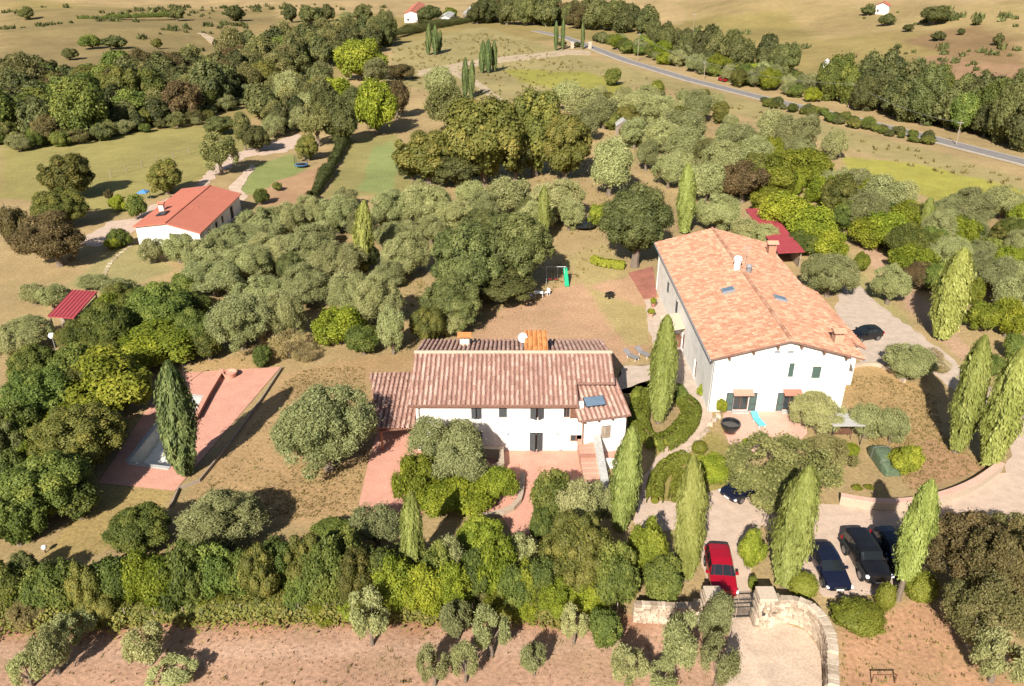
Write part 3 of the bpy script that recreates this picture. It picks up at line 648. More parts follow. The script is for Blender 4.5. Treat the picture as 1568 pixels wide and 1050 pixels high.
# carport on the left
CP = tag(empty('carport', P(600, 668)), 'open tiled carport roof on posts at the left end of the farmhouse', 'carport')
FL, FR, BL, BR = P(580, 656, 2.5), Vector((-8.33, 58.75, 2.55)), P(566, 573, 3.55), Vector((-8.33, 66.8, 3.6)); e = FR-FL; s_ = BL-FL
TB = Tiler('tile_old', 250)
mb = MB(); mb.slab([FL, FR, BR, BL], .12); rp_ = wpart(mb, 'roof', 'tile_pan', CP)
def in_carport(p): f = (p.y-FL.y)/(BL.y-FL.y); return p.x > FL.x+(BL.x-FL.x)*f-.05
TB.plane(rp_, (BL.x, FL.y, 2.5), (1,0,0), (0, BL.y-FL.y, 1.06), -8.4-BL.x, BL.y-FL.y+.3, clip=in_carport); TB.finish(CP)
mb = MB(); mb.tube([FL+Vector((0,0,-.25)), FR+Vector((0,0,-.25))], .11, 6); wpart(mb, 'front_beam', 'wood_brown', CP)
for f1, f2 in ((.06,.04),(.94,.04),(.06,.95),(.94,.95)):
    p = FL+e*f1+s_*f2; mb = MB(); mb.tube([(p.x,p.y,0),(p.x,p.y,p.z-.12)], .12, 6); wpart(mb, 'post', 'brick', CP)
# --- villa with the gable towards the camera
VY = 65.2
HB = tag(empty('villa', (25.4, VY, 0)), 'large white gabled villa with broad orange tiled roof and green shutters', 'house')
vx0, vx1, vy1, ve, vr, vm_ = 18.75, 31.5, 96.0, 6.0, 7.9, 25.4
vops = []
for a, b_, c, d in ((1121,1148,601,630),(1197,1222,601,630),(1206,1217,556,576),(1242,1258,561,578),(1187,1196,530,535),(1207,1217,530,535)):
    p, q = U(a, d, VY), U(b_, c, VY); vops.append([p.x-vx0, q.x-vx0, p.z, q.z])
vops[0][2] = vops[1][2] = .12
for o in vops[4:]: o[2] = 5.95+.35; o[3] = o[2]+.3
mb = MB(); MV = wall_panel(mb, (vx0, VY), (1, 0), vx1-vx0, 0, 5.95, .4, [tuple(o) for o in vops[:4]])
lops = [(95-83.0, 95-82.1, 2.6, 4.0), (95-88.5, 95-87.7, 2.8, 4.1), (95-72.0, 95-71.1, .1, 2.2), (95-78.6, 95-77.4, .1, 2.2)]
ML = wall_panel(mb, (vx0, vy1-1.0), (0, -1), vy1-1.0-VY-.402, 0, 5.95, .4, lops)
mb.box(vx1-.4, vx1, VY+.402, vy1, 0, 5.95); mb.box(vx0, vx1-.402, vy1-.6, vy1-.2, 0, 5.95)
for y in (VY+.002, vy1-.6):
    mb.add([(vx0,y,5.95),(vx1,y,5.95),(vm_,y,7.72),(vx0,y+.4,5.95),(vx1,y+.4,5.95),(vm_,y+.4,7.72)], [(0,1,2),(5,4,3),(1,4,5,2),(2,5,3,0)])
wpart(mb, 'wall', 'white_render', HB)
for i, o in enumerate(vops[:4]):
    o = tuple(o)
    if i < 2:
        w = window(HB, MV, o, 'french_door', sh='none', frame='wood_brown')
        hw = (o[1]-o[0])/2
        for sg in ((-1, 1) if i == 0 else (-1,)):
            x0 = o[0]-hw-.04 if sg < 0 else o[1]+.04
            mb = MB()
            for q in ((x0,x0+.08,o[2],o[3]),(x0+hw-.08,x0+hw,o[2],o[3]),(x0+.08,x0+hw-.08,o[2],o[2]+.1),(x0+.08,x0+hw-.08,o[3]-.1,o[3]),(x0+.08,x0+hw-.08,(o[2]+o[3])/2-.3,(o[2]+o[3])/2-.2)): mb.box(q[0], q[1], -.09, -.02, q[2], q[3], MV)
            s_ = mb.build('shutter', 'shutter_dark', w)
            mb = MB(); mb.box(x0+.08, x0+hw-.08, -.06, -.03, o[2]+.1, o[3]-.1, MV); wpart(mb, 'shutter_panel', 'shutter_green', HB)
        mb = MB(); q = [MV@Vector(p) for p in ((o[0]-.25,-.75,o[3]+.12),(o[1]+.25,-.75,o[3]+.12),(o[1]+.25,-.003,o[3]+.4),(o[0]-.25,-.003,o[3]+.4))]; mb.slab(q, .07); wpart(mb, 'door_canopy', 'brick', HB)
        mb = MB(); mb.box(o[0]-.1, o[1]+.1, -.45, -.01, 0.02, .13, MV); wpart(mb, 'door_step', 'concrete', HB)
    else: window(HB, MV, o, ang=2, shm='shutter_green'); sill(HB, MV, o)
for o in vops[4:]:
    mb = MB(); mb.box(o[0], o[1], -.03, .05, o[2], o[3], MV); wpart(mb, 'attic_vent', 'metal_grey', HB)
for i, o in enumerate(lops): window(HB, ML, o, 'window' if i < 2 else 'door', sh='none' if i > 1 else None, ang=8, shm='shutter_dark')
TV = Tiler('tile_orange')
hw = vm_-18.3; hw2 = 32.4-vm_
mb = MB(); mb.slab([(18.3,64.5,ve),(vm_,64.5,vr),(vm_,96.6,vr),(18.3,96.6,ve)], .14); mb.slab([(vm_+.002,64.5,vr),(32.4,64.5,ve),(32.4,96.6,ve),(vm_+.002,96.6,vr)], .14)
RV = wpart(mb, 'roof', 'tile_pan', HB)
sA = Vector((hw, 0, vr-ve)); sB = Vector((-hw2, 0, vr-ve))
TV.plane(RV, (18.3,96.6,ve), (0,-1,0), sA, 32.1, sA.length, .35, .46); TV.plane(RV, (32.4,64.5,ve), (0,1,0), sB, 32.1, sB.length, .35, .46)
mb = MB()
for i in range(64): y = 64.5+i*.5; mb.tube([(vm_,y,vr+.06),(vm_,y+.55,vr+.08)], [.2,.17], 8)
wpart(mb, 'ridge_tiles', 'tile_orange', RV)
mb = MB(); mb.tube([(18.25,64.5,ve-.12),(18.25,96.6,ve-.12)], .1, 8); mb.tube([(32.45,64.5,ve-.12),(32.45,96.6,ve-.12)], .09, 8); wpart(mb, 'gutter', 'metal_grey', HB, True)
mb = MB(); mb.tube([(18.3,64.9,ve-.2),(18.8,65.08,ve-.6),(18.82,65.1,.02)], .06, 8); wpart(mb, 'downpipe', 'metal_grey', HB, True)
for i in range(6):
    f = (i+.5)/6; x = 18.9+f*13; z = vr-abs(x-vm_)*(vr-ve)/hw
    mb = MB(); mb.box(x-.09, x+.09, 64.42, 65.2, z-.42, z-.17); wpart(mb, 'purlin_end', 'wood_brown', HB)
for x, y in ((22.9, 77.6), (27.6, 75.2)):
    z = vr-abs(x-vm_)*(vr-ve)/hw; sg = 1 if x < vm_ else -1; ti = math.atan2(vr-ve, hw)*sg
    M = Matrix.Translation((x, y, z))@Matrix.Rotation(-ti, 4, 'Y'); mb = MB(); mb.box(-.65, .65, -.5, .5, .02, .3, M); s_ = wpart(mb, 'skylight_frame', 'metal_grey', HB)
    mb = MB(); mb.box(-.55, .55, -.42, .42, .28, .325, M); mb.build('skylight_glass', 'skylight', s_)
chimney(HB, 30.6, 66.9, 5.9, .8, .9, 1.6, 'tile_orange', 'tile_orange'); chimney(HB, 31.6, 91.5, 5.6, .9, .9, 1.9, 'tile_orange', 'tile_orange')
mb = MB(); mb.lathe([(.36,0),(.36,1.3),(.5,1.35),(.5,1.5),(.3,1.75),(0,1.8)], 14, (25.0, 82.6, 7.6)); wpart(mb, 'flue', 'metal_white', HB, True)
mb = MB(); mb.lathe([(.3,0),(.3,.9),(.38,1.0),(0,1.3)], 14, (26.1, 81.8, 7.5)); wpart(mb, 'flue', 'metal_grey', HB, True)
mb = MB(); mb.tube([(26.3,84,7.4),(26.3,84,10.2)], .03, 6); mb.tube([(25.8,84,9.9),(26.8,84,9.9)], .02, 6); mb.tube([(25.9,84,9.5),(26.7,84,9.5)], .02, 6); wpart(mb, 'aerial', 'metal_grey', HB)
mb = MB(); q = [(35.0,70.0,4.3),(34.6,84.5,4.3),(32.3,84.5,5.5),(32.3,70.0,5.5)]; mb.slab(q, .14); rl = wpart(mb, 'side_roof', 'tile_pan', HB); TV.plane(rl, (35.0,70.0,4.3), (0,1,0), (-2.6,0,1.2), 14.4, 2.85)
mb = MB(); mb.box(31.6, 34.5, 70.4, 84.1, 0, 4.15); wpart(mb, 'side_wall', 'white_render', HB)
TV.finish(HB)
mb = MB(); q = [(16.6,77.2,2.75),(18.7,77.2,3.15),(18.7,81.2,3.15),(16.6,81.2,2.75)]; mb.slab(q, .06); wpart(mb, 'awning', 'cloth_beige', HB)
# --- simple gabled houses
def gable(name, label, FL, FR, BR, ez, rise, m_roof, m_wall='white_render', ov=.4, cat='house', ops=(), sops=(), nd=None):
    FL, FR, BR = Vector(FL), Vector(FR), Vector(BR); e = FR-FL; e.z = 0; dv = BR-FR; dv.z = 0; w, l = e.length, dv.length
    e.normalize(); dv = dv.normalized(); zb = float(hill(FL.x, FL.y))
    root = tag(empty(name, (FL.x+e.x*w/2, FL.y+e.y*w/2, zb)), label, cat)
    lx = Matrix((e, dv, Vector((0,0,1)))).transposed().to_4x4(); M = Matrix.Translation((FL.x, FL.y, zb))@lx
    mb = MB(); T = lambda *p: M@Vector(p)
    mb.slab([T(0,0,ez),T(w/2,0,ez+rise),T(w/2,l,ez+rise),T(0,l,ez)], .12); mb.slab([T(w/2+.002,0,ez+rise),T(w,0,ez),T(w,l,ez),T(w/2+.002,l,ez+rise)], .12)
    rf = wpart(mb, 'roof', m_roof, root)
    mb = MB(); mb.box(w/2-.14, w/2+.14, -.02, l+.02, ez+rise-.03, ez+rise+.1, M); wpart(mb, 'ridge', m_roof, rf)
    mb = MB(); p0 = T(ov,ov,0); h = ez-.08
    MW_ = wall_panel(mb, (p0.x, p0.y), e, w-2*ov, zb, zb+h, .3, [(a, b_, c+zb, d+zb) for a, b_, c, d in ops])
    p1 = T(w-ov, ov+.302, 0); MS_ = wall_panel(mb, (p1.x, p1.y), dv, l-2*ov-.302, zb, zb+h, .3, [(a, b_, c+zb, d+zb) for a, b_, c, d in sops])
    mb.box(ov, ov+.3, ov+.302, l-ov, 0, h, M); mb.box(ov+.302, w-ov-.302, l-ov-.3, l-ov, 0, h, M)
    for y in (ov+.002, l-ov-.3):
        k = rise*(1-2*ov/w)
        mb.add([T(ov,y,h),T(w-ov,y,h),T(w/2,y,h+k),T(ov,y+.3,h),T(w-ov,y+.3,h),T(w/2,y+.3,h+k)], [(0,1,2),(5,4,3),(1,4,5,2),(2,5,3,0)])
    wpart(mb, 'wall', m_wall, root)
    for a, b_, c, d in ops: window(root, MW_, (a, b_, c+zb, d+zb), sh='none')
    for a, b_, c, d in sops: window(root, MS_, (a, b_, c+zb, d+zb), sh='none')
    return root, M, w, l
hd, M, w, l = gable('bungalow', 'white bungalow with smooth salmon-red gabled roof at the left', P(202,347,2.9), P(307,357,2.9), P(370,296,2.9), 2.9, 1.0, 'roof_flat', ops=[(5.6,7.9,.4,2.3)], sops=[(3,4,.9,2.1),(6.5,7.6,.1,2.1),(9.5,10.5,.9,2.1),(14,15.6,.1,2.2)])
chimney(hd, *(M@Vector((2.0,7.5,0))).xy, 3.2, .7, .7, .9, 'white_render', 'roof_flat')
mb = MB(); mb.slab([M@Vector(p) for p in ((2.2,4.2,3.42),(3.9,4.2,3.76),(3.9,6.4,3.76),(2.2,6.4,3.42))], .04); wpart(mb, 'solar_panel', 'metal_dark', hd)
for x, y in ((6.9,9.0),(7.6,9.6),(7.0,8.3)):
    mb = MB(); mb.tube([M@Vector((x,y,3.0)), M@Vector((x,y,3.75))], .1, 8); wpart(mb, 'vent_pipe', 'roof_flat', hd)
gable('far_house', 'small white far house with pink roof at the top edge', P(618,26,3), P(640,26,3), P(652,12,3), 4.6, 1.6, 'roof_flat', ops=[(1.5,2.6,1,2.2)])
gable('far_cottage', 'pale far cottage beside round lime tree near the top edge', P(672,29,2.5), P(690,29,2.5), P(700,19,2.5), 3.0, 1.3, 'concrete', ops=[(1,2,.8,2)])
gable('far_shed', 'grey far shed right of the round lime tree at the top', P(708,22,2.5), P(728,26,2.5), P(738,14,2.5), 3.0, 1.0, 'concrete', 'wood_grey', ops=[(1,2,.8,2)])
gable('hill_house', 'white house cut by the top edge above the hillside', P(1340,11,3), P(1362,12,3), P(1366,4,3), 4.0, 1.4, 'roof_flat', ops=[(1,2,1,2.2)])
gable('field_hut', 'tiny white hut in front of the hillside across the road', P(1260,99,2.2), P(1270,99,2.2), P(1272,90,2.2), 2.3, .7, 'white_render', ops=[(.9,1.5,.2,1.7)], ov=.2, cat='hut')
gable('grove_hut', 'small hut with pale grey roof among the upper olives', P(943,193,2.2), P(966,190,2.2), P(962,174,2.2), 2.2, 1.0, 'concrete', 'wood_grey', ov=.2, cat='hut')
def shed(name, label, FL, FR, BR, z, m, cat='shed'):
    FL, FR, BR = P(*FL, z), P(*FR, z), P(*BR, z+.35); BL = FL+(BR-FR)
    root = tag(empty(name, ((FL.x+FR.x)/2, (FL.y+FR.y)/2, 0)), label, cat)
    mb = MB(); mb.slab([FL, FR, BR, BL], .1); rf = wpart(mb, 'roof', m, root)
    e = (FR-FL); d = (BR-FR); nb = max(6, int(e.length/.45))
    for i in range(nb+1):
        q = FL+e*(i/nb); mb = MB(); mb.tube([q+Vector((0,0,.03)), q+d+Vector((0,0,.03))], .035, 4); wpart(mb, 'roof_rib', m, rf)
    for a_, b_ in ((.04,.04),(.96,.04),(.96,.96),(.04,.96)):
        q = FL+e*a_+d*b_; mb = MB(); mb.tube([(q.x,q.y,0),(q.x,q.y,q.z-.08)], .09, 6); wpart(mb, 'post', 'wood_grey', root)
    n = 9
    for i in range(n):                     # boarded back and side
        q0, q1 = FL+e*.95+d*(.06+.88*i/n), FL+e*.95+d*(.06+.88*(i+.94)/n)
        mb = MB(); mb.add([(q0.x,q0.y,0),(q1.x,q1.y,0),(q1.x,q1.y,z-.2),(q0.x,q0.y,z-.2),(q0.x-.04,q0.y,0),(q1.x-.04,q1.y,0),(q1.x-.04,q1.y,z-.2),(q0.x-.04,q0.y,z-.2)], [(0,1,2,3),(7,6,5,4),(0,4,5,1),(2,6,7,3)]); wpart(mb, 'plank', 'wood_grey', root)
    for i in range(5):
        mb = MB(); q0, q1 = FL+e*.06+d*.3, FL+e*.94+d*.3; zz = .1+i*.38
        mb.box(0, (q1-q0).length, -.03, .03, zz, zz+.33, Matrix.Translation((q0.x,q0.y,0))@Matrix.Rotation(math.atan2(e.y, e.x), 4, 'Z')); wpart(mb, 'plank', 'wood_grey', root)
    return root
shed('garden_shed', 'shed with flat crimson metal roof behind the left hedge', (73,484), (113,487), (149,446), 2.5, 'roof_red')
shed('red_carport', 'long carport with crimson metal roof behind the villa', (1192,387), (1232,385), (1176,318), 2.7, 'roof_red', 'carport')
# ------------------------------------------------------------------ pool and garden walls
sp = tag(empty('swimming_pool', POOL[0]), 'emptied rectangular swimming pool with pale floor beside the left cypress', 'swimming pool')
dp = Vector((0,0,-1.45))
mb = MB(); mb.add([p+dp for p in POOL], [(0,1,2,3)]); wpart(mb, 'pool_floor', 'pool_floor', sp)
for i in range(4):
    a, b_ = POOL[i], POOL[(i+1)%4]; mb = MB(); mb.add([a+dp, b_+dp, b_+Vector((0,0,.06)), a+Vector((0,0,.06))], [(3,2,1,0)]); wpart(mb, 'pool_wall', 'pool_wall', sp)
    d = (b_-a).normalized(); n = Vector((d.y, -d.x, 0)); mb = MB(); mb.slab([a+n*.38+Vector((0,0,.12)), b_+n*.38+Vector((0,0,.12)), b_+Vector((0,0,.118)), a+Vector((0,0,.118))], .1); wpart(mb, 'coping', 'concrete' if i != 1 else 'brick', sp)
def wall_run(name, label, pts, h, t, m, cap=None, cat='wall', h2=None):
    pts = [Vector(p) for p in pts]; root = tag(empty(name, (pts[0].x, pts[0].y, 0)), label, cat); n = len(pts)
    hs = [h+(0 if h2 is None else (h2-h)*i/(n-1)) for i in range(n)]
    def strip(off, z0, z1, nm, mm):
        L_, R_ = [], []
        for i, p in enumerate(pts):
            d = (pts[min(i+1,n-1)]-pts[max(i-1,0)]).normalized(); q = Vector((d.y,-d.x,0)); L_.append(p-q*off); R_.append(p+q*off)
        vs = []
        for i in range(n): vs += [(L_[i].x,L_[i].y,z0(i)),(R_[i].x,R_[i].y,z0(i)),(R_[i].x,R_[i].y,z1(i)),(L_[i].x,L_[i].y,z1(i))]
        fs = []
        for i in range(n-1):
            a = 4*i; b_ = a+4; fs += [(a+1,b_+1,b_+2,a+2),(a+2,b_+2,b_+3,a+3),(a+3,b_+3,b_,a)]
        fs += [(0,1,2,3),(4*n-1,4*n-2,4*n-3,4*n-4)]
        mb = MB(); mb.add(vs, fs); return wpart(mb, nm, mm, root)
    strip(t/2, lambda i: -.05, lambda i: hs[i], 'wall_body', m)
    if cap: strip(t/2+.06, lambda i: hs[i]+.002, lambda i: hs[i]+.09, 'wall_cap', cap)
    return root
def curve(px, step=.8):
    pts = [P(*q) for q in px]; out = []; n = len(pts)
    for i in range(n-1):
        p0, p1, p2, p3 = pts[max(i-1,0)], pts[i], pts[i+1], pts[min(i+2,n-1)]; k = max(2, int((p2-p1).length/step))
        for j in range(k):
            t = j/k; out.append(.5*((2*p1)+(p2-p0)*t+(2*p0-5*p1+4*p2-p3)*t*t+(3*p1-p0-3*p2+p3)*t**3))
    return out+[pts[-1]]
wall_run('pool_parapet', 'low brick parapet along the right rim of the pool', [P(300,646), P(318,612), P(341,573)], .55, .35, 'brick', 'terracotta')
wall_run('terrace_kerb', 'thin kerb along the lawn edge of the pool paving', [P(262,778), P(274,750), P(306,738), P(350,684), P(398,617), P(432,565)], .3, .12, 'wood_grey')
wall_run('drive_wall', 'low curved wall with pink coping above the drive', curve([(1285,770),(1330,778),(1385,778),(1440,768),(1490,748),(1530,720)]), .75, .45, 'mortar', 'terracotta_pale')
wall_run('villa_kerb', 'low stone kerb below the villa lawn by the upper drive', curve([(1297,565),(1320,560),(1350,562),(1385,586)]), .4, .3, 'mortar')
# stone stair and white parapet in front of the farmhouse wing
stt = tag(empty('stone_stair', P(890, 742)), 'brick outdoor stair dropping from the farmhouse terrace', 'stair')
s0, s1 = P(893,690), P(906,752); d = (s1-s0); d.z = 0; ln_ = d.length; d.normalize(); n_ = Vector((-d.y, d.x, 0)); n_ = n_ if n_.x > 0 else -n_
for i in range(10):
    a = s0+d*(ln_*i/10)-n_*.55; M = Matrix.Translation((a.x,a.y,0))@Matrix((n_, d, Vector((0,0,1)))).transposed().to_4x4()
    mb = MB(); mb.box(0, 1.35, 0, ln_/10-.004, -.02, 1.25-.11*i, M); wpart(mb, 'step', 'brick', stt)
wall_run('stair_parapet', 'sloping white parapet wall beside the brick stair', [s0+n_*1.05, s0+n_*1.05+d*ln_*.5, s0+n_*1.05+d*ln_*1.02], 2.0, .5, 'white_render', 'concrete', h2=.9)
wall_run('wing_wall', 'short white retaining wall right of the stair parapet', [P(922,716), P(958,716)], .9, .3, 'white_render')
wall_run('planter_wall', 'low stone wall box against the farmhouse front', [P(722,700), P(768,702), P(768,724), P(740,738)], 1.0, .4, 'stone', 'mortar')
wall_run('bed_wall', 'rough stone edge under the bright shrubs on the terrace', curve([(800,730),(795,770),(770,788),(735,795)]), .45, .4, 'mortar')
# entrance walls: stones laid in courses
def stone_mesh(seed):
    r = random.Random(seed); mb = MB(); vs = []
    for z in (0, 1):
        for x, y in ((-.5,-.5),(.5,-.5),(.5,.5),(-.5,.5)): vs.append((x+r.uniform(-.06,.06), y+r.uniform(-.05,.05), z-.5+r.uniform(-.07,.07)))
    vs2 = [tuple(c*.8 for c in v) for v in vs]
    front = [(v[0]*.8, v[1]-.16, v[2]*.76) for v in (vs[0], vs[1], vs[5], vs[4])]
    top = [(v[0]*.84, v[1]*.84, v[2]+.14) for v in vs[4:8]]
    mb.add(vs+front+top, [(0,1,9,8),(1,5,10,9),(5,4,11,10),(4,0,8,11),(8,9,10,11),(4,5,13,12),(5,6,14,13),(6,7,15,14),(7,4,12,15),(12,13,14,15),(1,2,6,5),(2,3,7,6),(3,0,4,7)])
    me = mb.mesh('stone', False); me.materials.append(MAT['stone']); return me
STONES = [stone_mesh(s) for s in range(5)]
ed = curve([(1100,638),(1082,660),(1064,680),(1046,702)], .75); er = tag(empty('stone_edging', ed[0]), 'row of small stones edging the villa garden path', 'edging')
for p in ed:
    o = bpy.data.objects.new('stone', random.choice(STONES)); COL.objects.link(o); o.parent = er; o.location = p-ed[0]+Vector((random.uniform(-.1,.1), random.uniform(-.1,.1), .12)); o.scale = (random.uniform(.35,.55), random.uniform(.3,.45), .3); o.rotation_euler = (0, 0, random.random()*6)
def stone_wall(name, label, pts, h0, h1, t=.5, sw=.4, shh=.21, limit=290):
    n = len(pts); root = wall_run(name, label, pts, h0-.06, t-.14, 'mortar', None, 'wall', h2=h1-.06)
    L_ = [0]
    for i in range(1, n): L_.append(L_[-1]+(pts[i]-pts[i-1]).length)
    def at(s):
        s = min(max(s, 0), L_[-1]-1e-4)
        for i in range(1, n):
            if s <= L_[i]: f = (s-L_[i-1])/(L_[i]-L_[i-1]); return pts[i-1].lerp(pts[i], f), (pts[i]-pts[i-1]).normalized()
        return pts[-1], (pts[-1]-pts[-2]).normalized()
    cnt = 0; todo = []; rows = int(max(h0, h1)/shh)+1
    for r in range(rows):
        s = -random.uniform(0, .3)
        while s < L_[-1]-.1:
            w = sw*random.uniform(.6, 1.4); p, d = at(s+w/2); hh = h0+(h1-h0)*min(1, max(0, (s+w/2)/L_[-1]))
            zc = (r+.5)*shh; nn = Vector((d.y, -d.x, 0))
            if zc+shh*.5 < hh+.12:
                q = p-Vector((root.location.x, root.location.y, 0)); cnt += 1
                todo.append((p.z if False else random.random()*.5-zc, random.choice(STONES), Matrix.Translation((q.x, q.y, zc))@Matrix((d, -nn, Vector((0,0,1)))).transposed().to_4x4()@Matrix.Rotation(random.uniform(-.05,.05), 4, 'Y')@Matrix.Diagonal((w*.97, t*random.uniform(.94, 1.06), shh*.97, 1))))
            s += w
    todo.sort(key=lambda q: q[0]); mb = MB()
    for i, (_, me_, M_) in enumerate(todo):
        if i < limit: o = bpy.data.objects.new('stone', me_); COL.objects.link(o); o.parent = root; o.matrix_local = M_
        else: mb.add([M_@v.co for v in me_.vertices], [tuple(p.vertices) for p in me_.polygons])
    if mb.v: mb.build('stonework', 'stone', root)['kind'] = 'stuff'
    return root
stone_wall('entrance_wall', 'curved rubble stone wall sweeping right from the entrance gate', curve([(1176,950),(1205,948),(1235,958),(1258,985),(1268,1020),(1270,1075)]), 2.0, 1.7, .55)
stone_wall('gate_wing_wall', 'low straight stone wall left of the entrance gate', [P(972,948), P(1030,951), P(1078,950)], 1.35, 1.6, .5)
def pillar(label, px, w, h):
    p = P(*px); root = stone_wall('gate_pillar', label, [p+Vector((-w/2,0,0)), p+Vector((w/2,0,0))], h, h, w, .36, .22)
    root['category'] = 'pillar'; mb = MB(); mb.box(p.x-w/2-.08, p.x+w/2+.08, p.y-w/2-.08, p.y+w/2+.08, h+.03, h+.2); wpart(mb, 'cap_stone', 'stone', root)
    return root
pillar('square stone gate pillar left of the gate, beside red car', (1086,948), .95, 2.2)
pr = pillar('square stone gate pillar right of the gate, joined to curved wall', (1166,950), 1.0, 2.25)
for dx in (-.2, .5):
    p = P(1166, 950); mb = MB(); mb.box(p.x+dx-.1, p.x+dx+.1, p.y-.66, p.y-.55, 1.1, 1.4); wpart(mb, 'letter_box', 'metal_dark', pr)
def gate(label, a, b_):
    root = tag(empty('gate_leaf', (a.x, a.y, 0)), label, 'gate', 'leaves of the entrance gate'); d = b_-a; L_ = d.length
    M = Matrix.Translation((a.x,a.y,0))@Matrix.Rotation(math.atan2(d.y, d.x), 4, 'Z')
    for z in (.15, 1.0, 1.65): mb = MB(); mb.box(0, L_, -.025, .025, z, z+.06, M); wpart(mb, 'rail', 'metal_dark', root)
    n = 13
    for i in range(n): mb = MB(); x = L_*(i+.5)/n; mb.tube([M@Vector((x,0,.06)), M@Vector((x,0,1.85))], .016, 5); wpart(mb, 'bar', 'metal_dark', root)
ga, gb = P(1100, 948), P(1152, 946)
gate('dark iron gate leaf hinged on the left pillar', ga, ga.lerp(gb, .49)); gate('dark iron gate leaf hinged on the right pillar', gb, ga.lerp(gb, .51))
# ------------------------------------------------------------------ planting
g = 'olives in the bare field below the hedge'; w = 'in the bare field below the hedge'
bed(g, w, [('wisp',565,945,58,85),('wisp',700,945,48,90),('wisp',752,965,62,80),('wisp',664,1018,50,64),('wisp',712,1012,45,76),('wisp',818,1005,40,82),('wisp',880,955,42,62),('wisp',962,1018,58,70),
 ('wisp',1036,985,72,110),('wisp',1097,948,58,112),('wisp',1102,1012,58,84),('wisp',1012,1035,50,50),('wisp',222,985,72,76),('wisp',262,1032,70,52),('wisp',75,990,58,90),('wisp',40,1025,50,60),('wisp',112,960,58,60),('wisp',1532,1005,84,92)])
g = 'shrubs of the long front hedge'; w = 'in the long hedge above the bare field'
for x, y, ww, hh in ((24,895,52,100),(62,905,50,92),(98,898,50,98),(136,900,48,96),(172,895,50,98),(210,892,50,96),(248,894,48,92),(286,890,50,96),(322,886,50,100),(358,884,50,98),(394,880,48,100),(428,876,50,98)): plant(random.choice(['laurel','laurel','laurel','autumn','bright']), x+random.uniform(-5,5), y+random.uniform(-6,6), ww*random.uniform(1.15,1.5), hh*random.uniform(.9,1.2), g, w)
bed(g, w, [('brown',50,935,50,50),('autumn',150,935,46,50),('lime',330,925,44,40),('lime',300,928,36,34),('autumn',470,862,60,88),('laurel',500,880,56,90),('laurel',530,850,50,80),('laurel',512,815,60,46),('autumn',545,885,50,90),('laurel',585,875,54,84),
 ('olive',576,806,62,66),('bright',605,895,56,76),('bright',650,910,50,72),('bright',690,905,50,74),('laurel',668,868,46,70),('olive',690,860,40,64),('lime',735,820,62,62),('laurel',730,880,50,86),('bright',760,870,52,92),('laurel',790,900,46,80),
 ('olive',800,852,46,60),('lime',800,895,46,84),('laurel',830,890,48,90),('autumn',886,852,88,112),('bright',850,915,44,56),('bright',905,915,48,56),('laurel',935,890,62,130),('laurel',925,960,44,60),('lime',992,842,56,112),('laurel',1016,886,52,66),('autumn',560,925,50,44),('lime',440,922,46,40),('bright',490,930,50,40),('lime',540,925,40,40),('lime',770,922,44,46),('bright',800,935,36,36)])
g = 'shrubs in front of the farmhouse'; w = 'in front of the white farmhouse'
bed(g, w, [('laurel',842,768,66,86),('olive',886,785,62,86),('olive',918,775,42,66),('olive',690,692,104,112),('bright',638,735,58,76),('bright',672,760,74,60),('bright',722,752,78,62),('bright',765,742,46,56),('laurel',828,806,40,56),('olive',862,815,50,50)])
g = 'olives on the pool lawn'; w = 'on the lawn between pool and farmhouse'
bed(g, w, [('olive',498,655,144,146),('olive',342,802,140,112),('laurel',206,815,104,86)])
g = 'tall hedge trees left of the pool'; w = 'in the tall hedge left of the pool'
bed(g, w, [('lime',172,590,116,98),('autumn',122,672,110,100),('laurel',150,660,60,60),('laurel',70,745,116,112),('bright',95,700,80,70),('laurel',118,765,70,70),('laurel',60,612,100,96),('laurel',28,655,60,84),('laurel',20,720,50,70),('laurel',20,800,60,80),('laurel',112,560,60,60),
 ('laurel',250,470,112,84),('laurel',168,500,90,84),('laurel',205,470,60,60),('lime',258,528,100,52),('laurel',300,505,64,72),('laurel',318,528,44,50),('autumn',150,545,80,44),('laurel',130,520,60,60),('bright',215,545,70,60)])
g = 'olives around the crimson shed'; w = 'around the crimson-roofed shed'
bed(g, w, [('olive',42,508,74,60),('olive',78,452,46,42),('olive',50,448,40,38),('olive',180,440,52,38),('olive',20,528,40,46),('olive',140,430,46,26),('autumn',178,452,44,40),('olive',105,520,36,40)])
g = 'olives of the left grove'; w = 'in the grove left of the farmhouse'
bed(g, w, [('olive',238,382,42,38),('olive',272,380,46,44),('olive',318,388,66,58),('olive',352,368,66,58),('olive',398,345,74,64),('olive',438,338,60,58),('olive',328,425,80,58),('olive',376,402,72,58),('olive',420,385,68,58),('olive',470,330,58,58),('olive',515,328,66,60),
 ('olive',600,322,64,58),('olive',646,316,76,66),('olive',475,378,74,64),('olive',515,398,84,66),('olive',622,392,66,70),('olive',402,448,76,62),('olive',470,438,76,64),('olive',532,452,66,76),('olive',582,462,74,86),('olive',366,492,88,88),('olive',430,482,66,76),('olive',600,505,44,74),('olive',600,360,52,48),('olive',555,345,46,46)])
bed('shrubs in the left grove', 'among the olives left of the farmhouse', [('bright',520,498,76,66),('laurel',556,520,58,54),('dry',440,528,54,46),('dry',415,512,40,36),('laurel',404,546,30,36),('dry',465,540,40,30)])
g = 'trees behind the farmhouse'; w = 'just behind the farmhouse'
bed(g, w, [('oak',715,405,112,112),('oak',792,385,112,118),('oak',758,432,104,66),('oak',690,462,86,80),('autumn',655,498,50,58),('olive',690,495,40,40),('oak',740,350,70,60)])
g = 'olives behind the dark oaks'; w = 'behind the dark oaks'
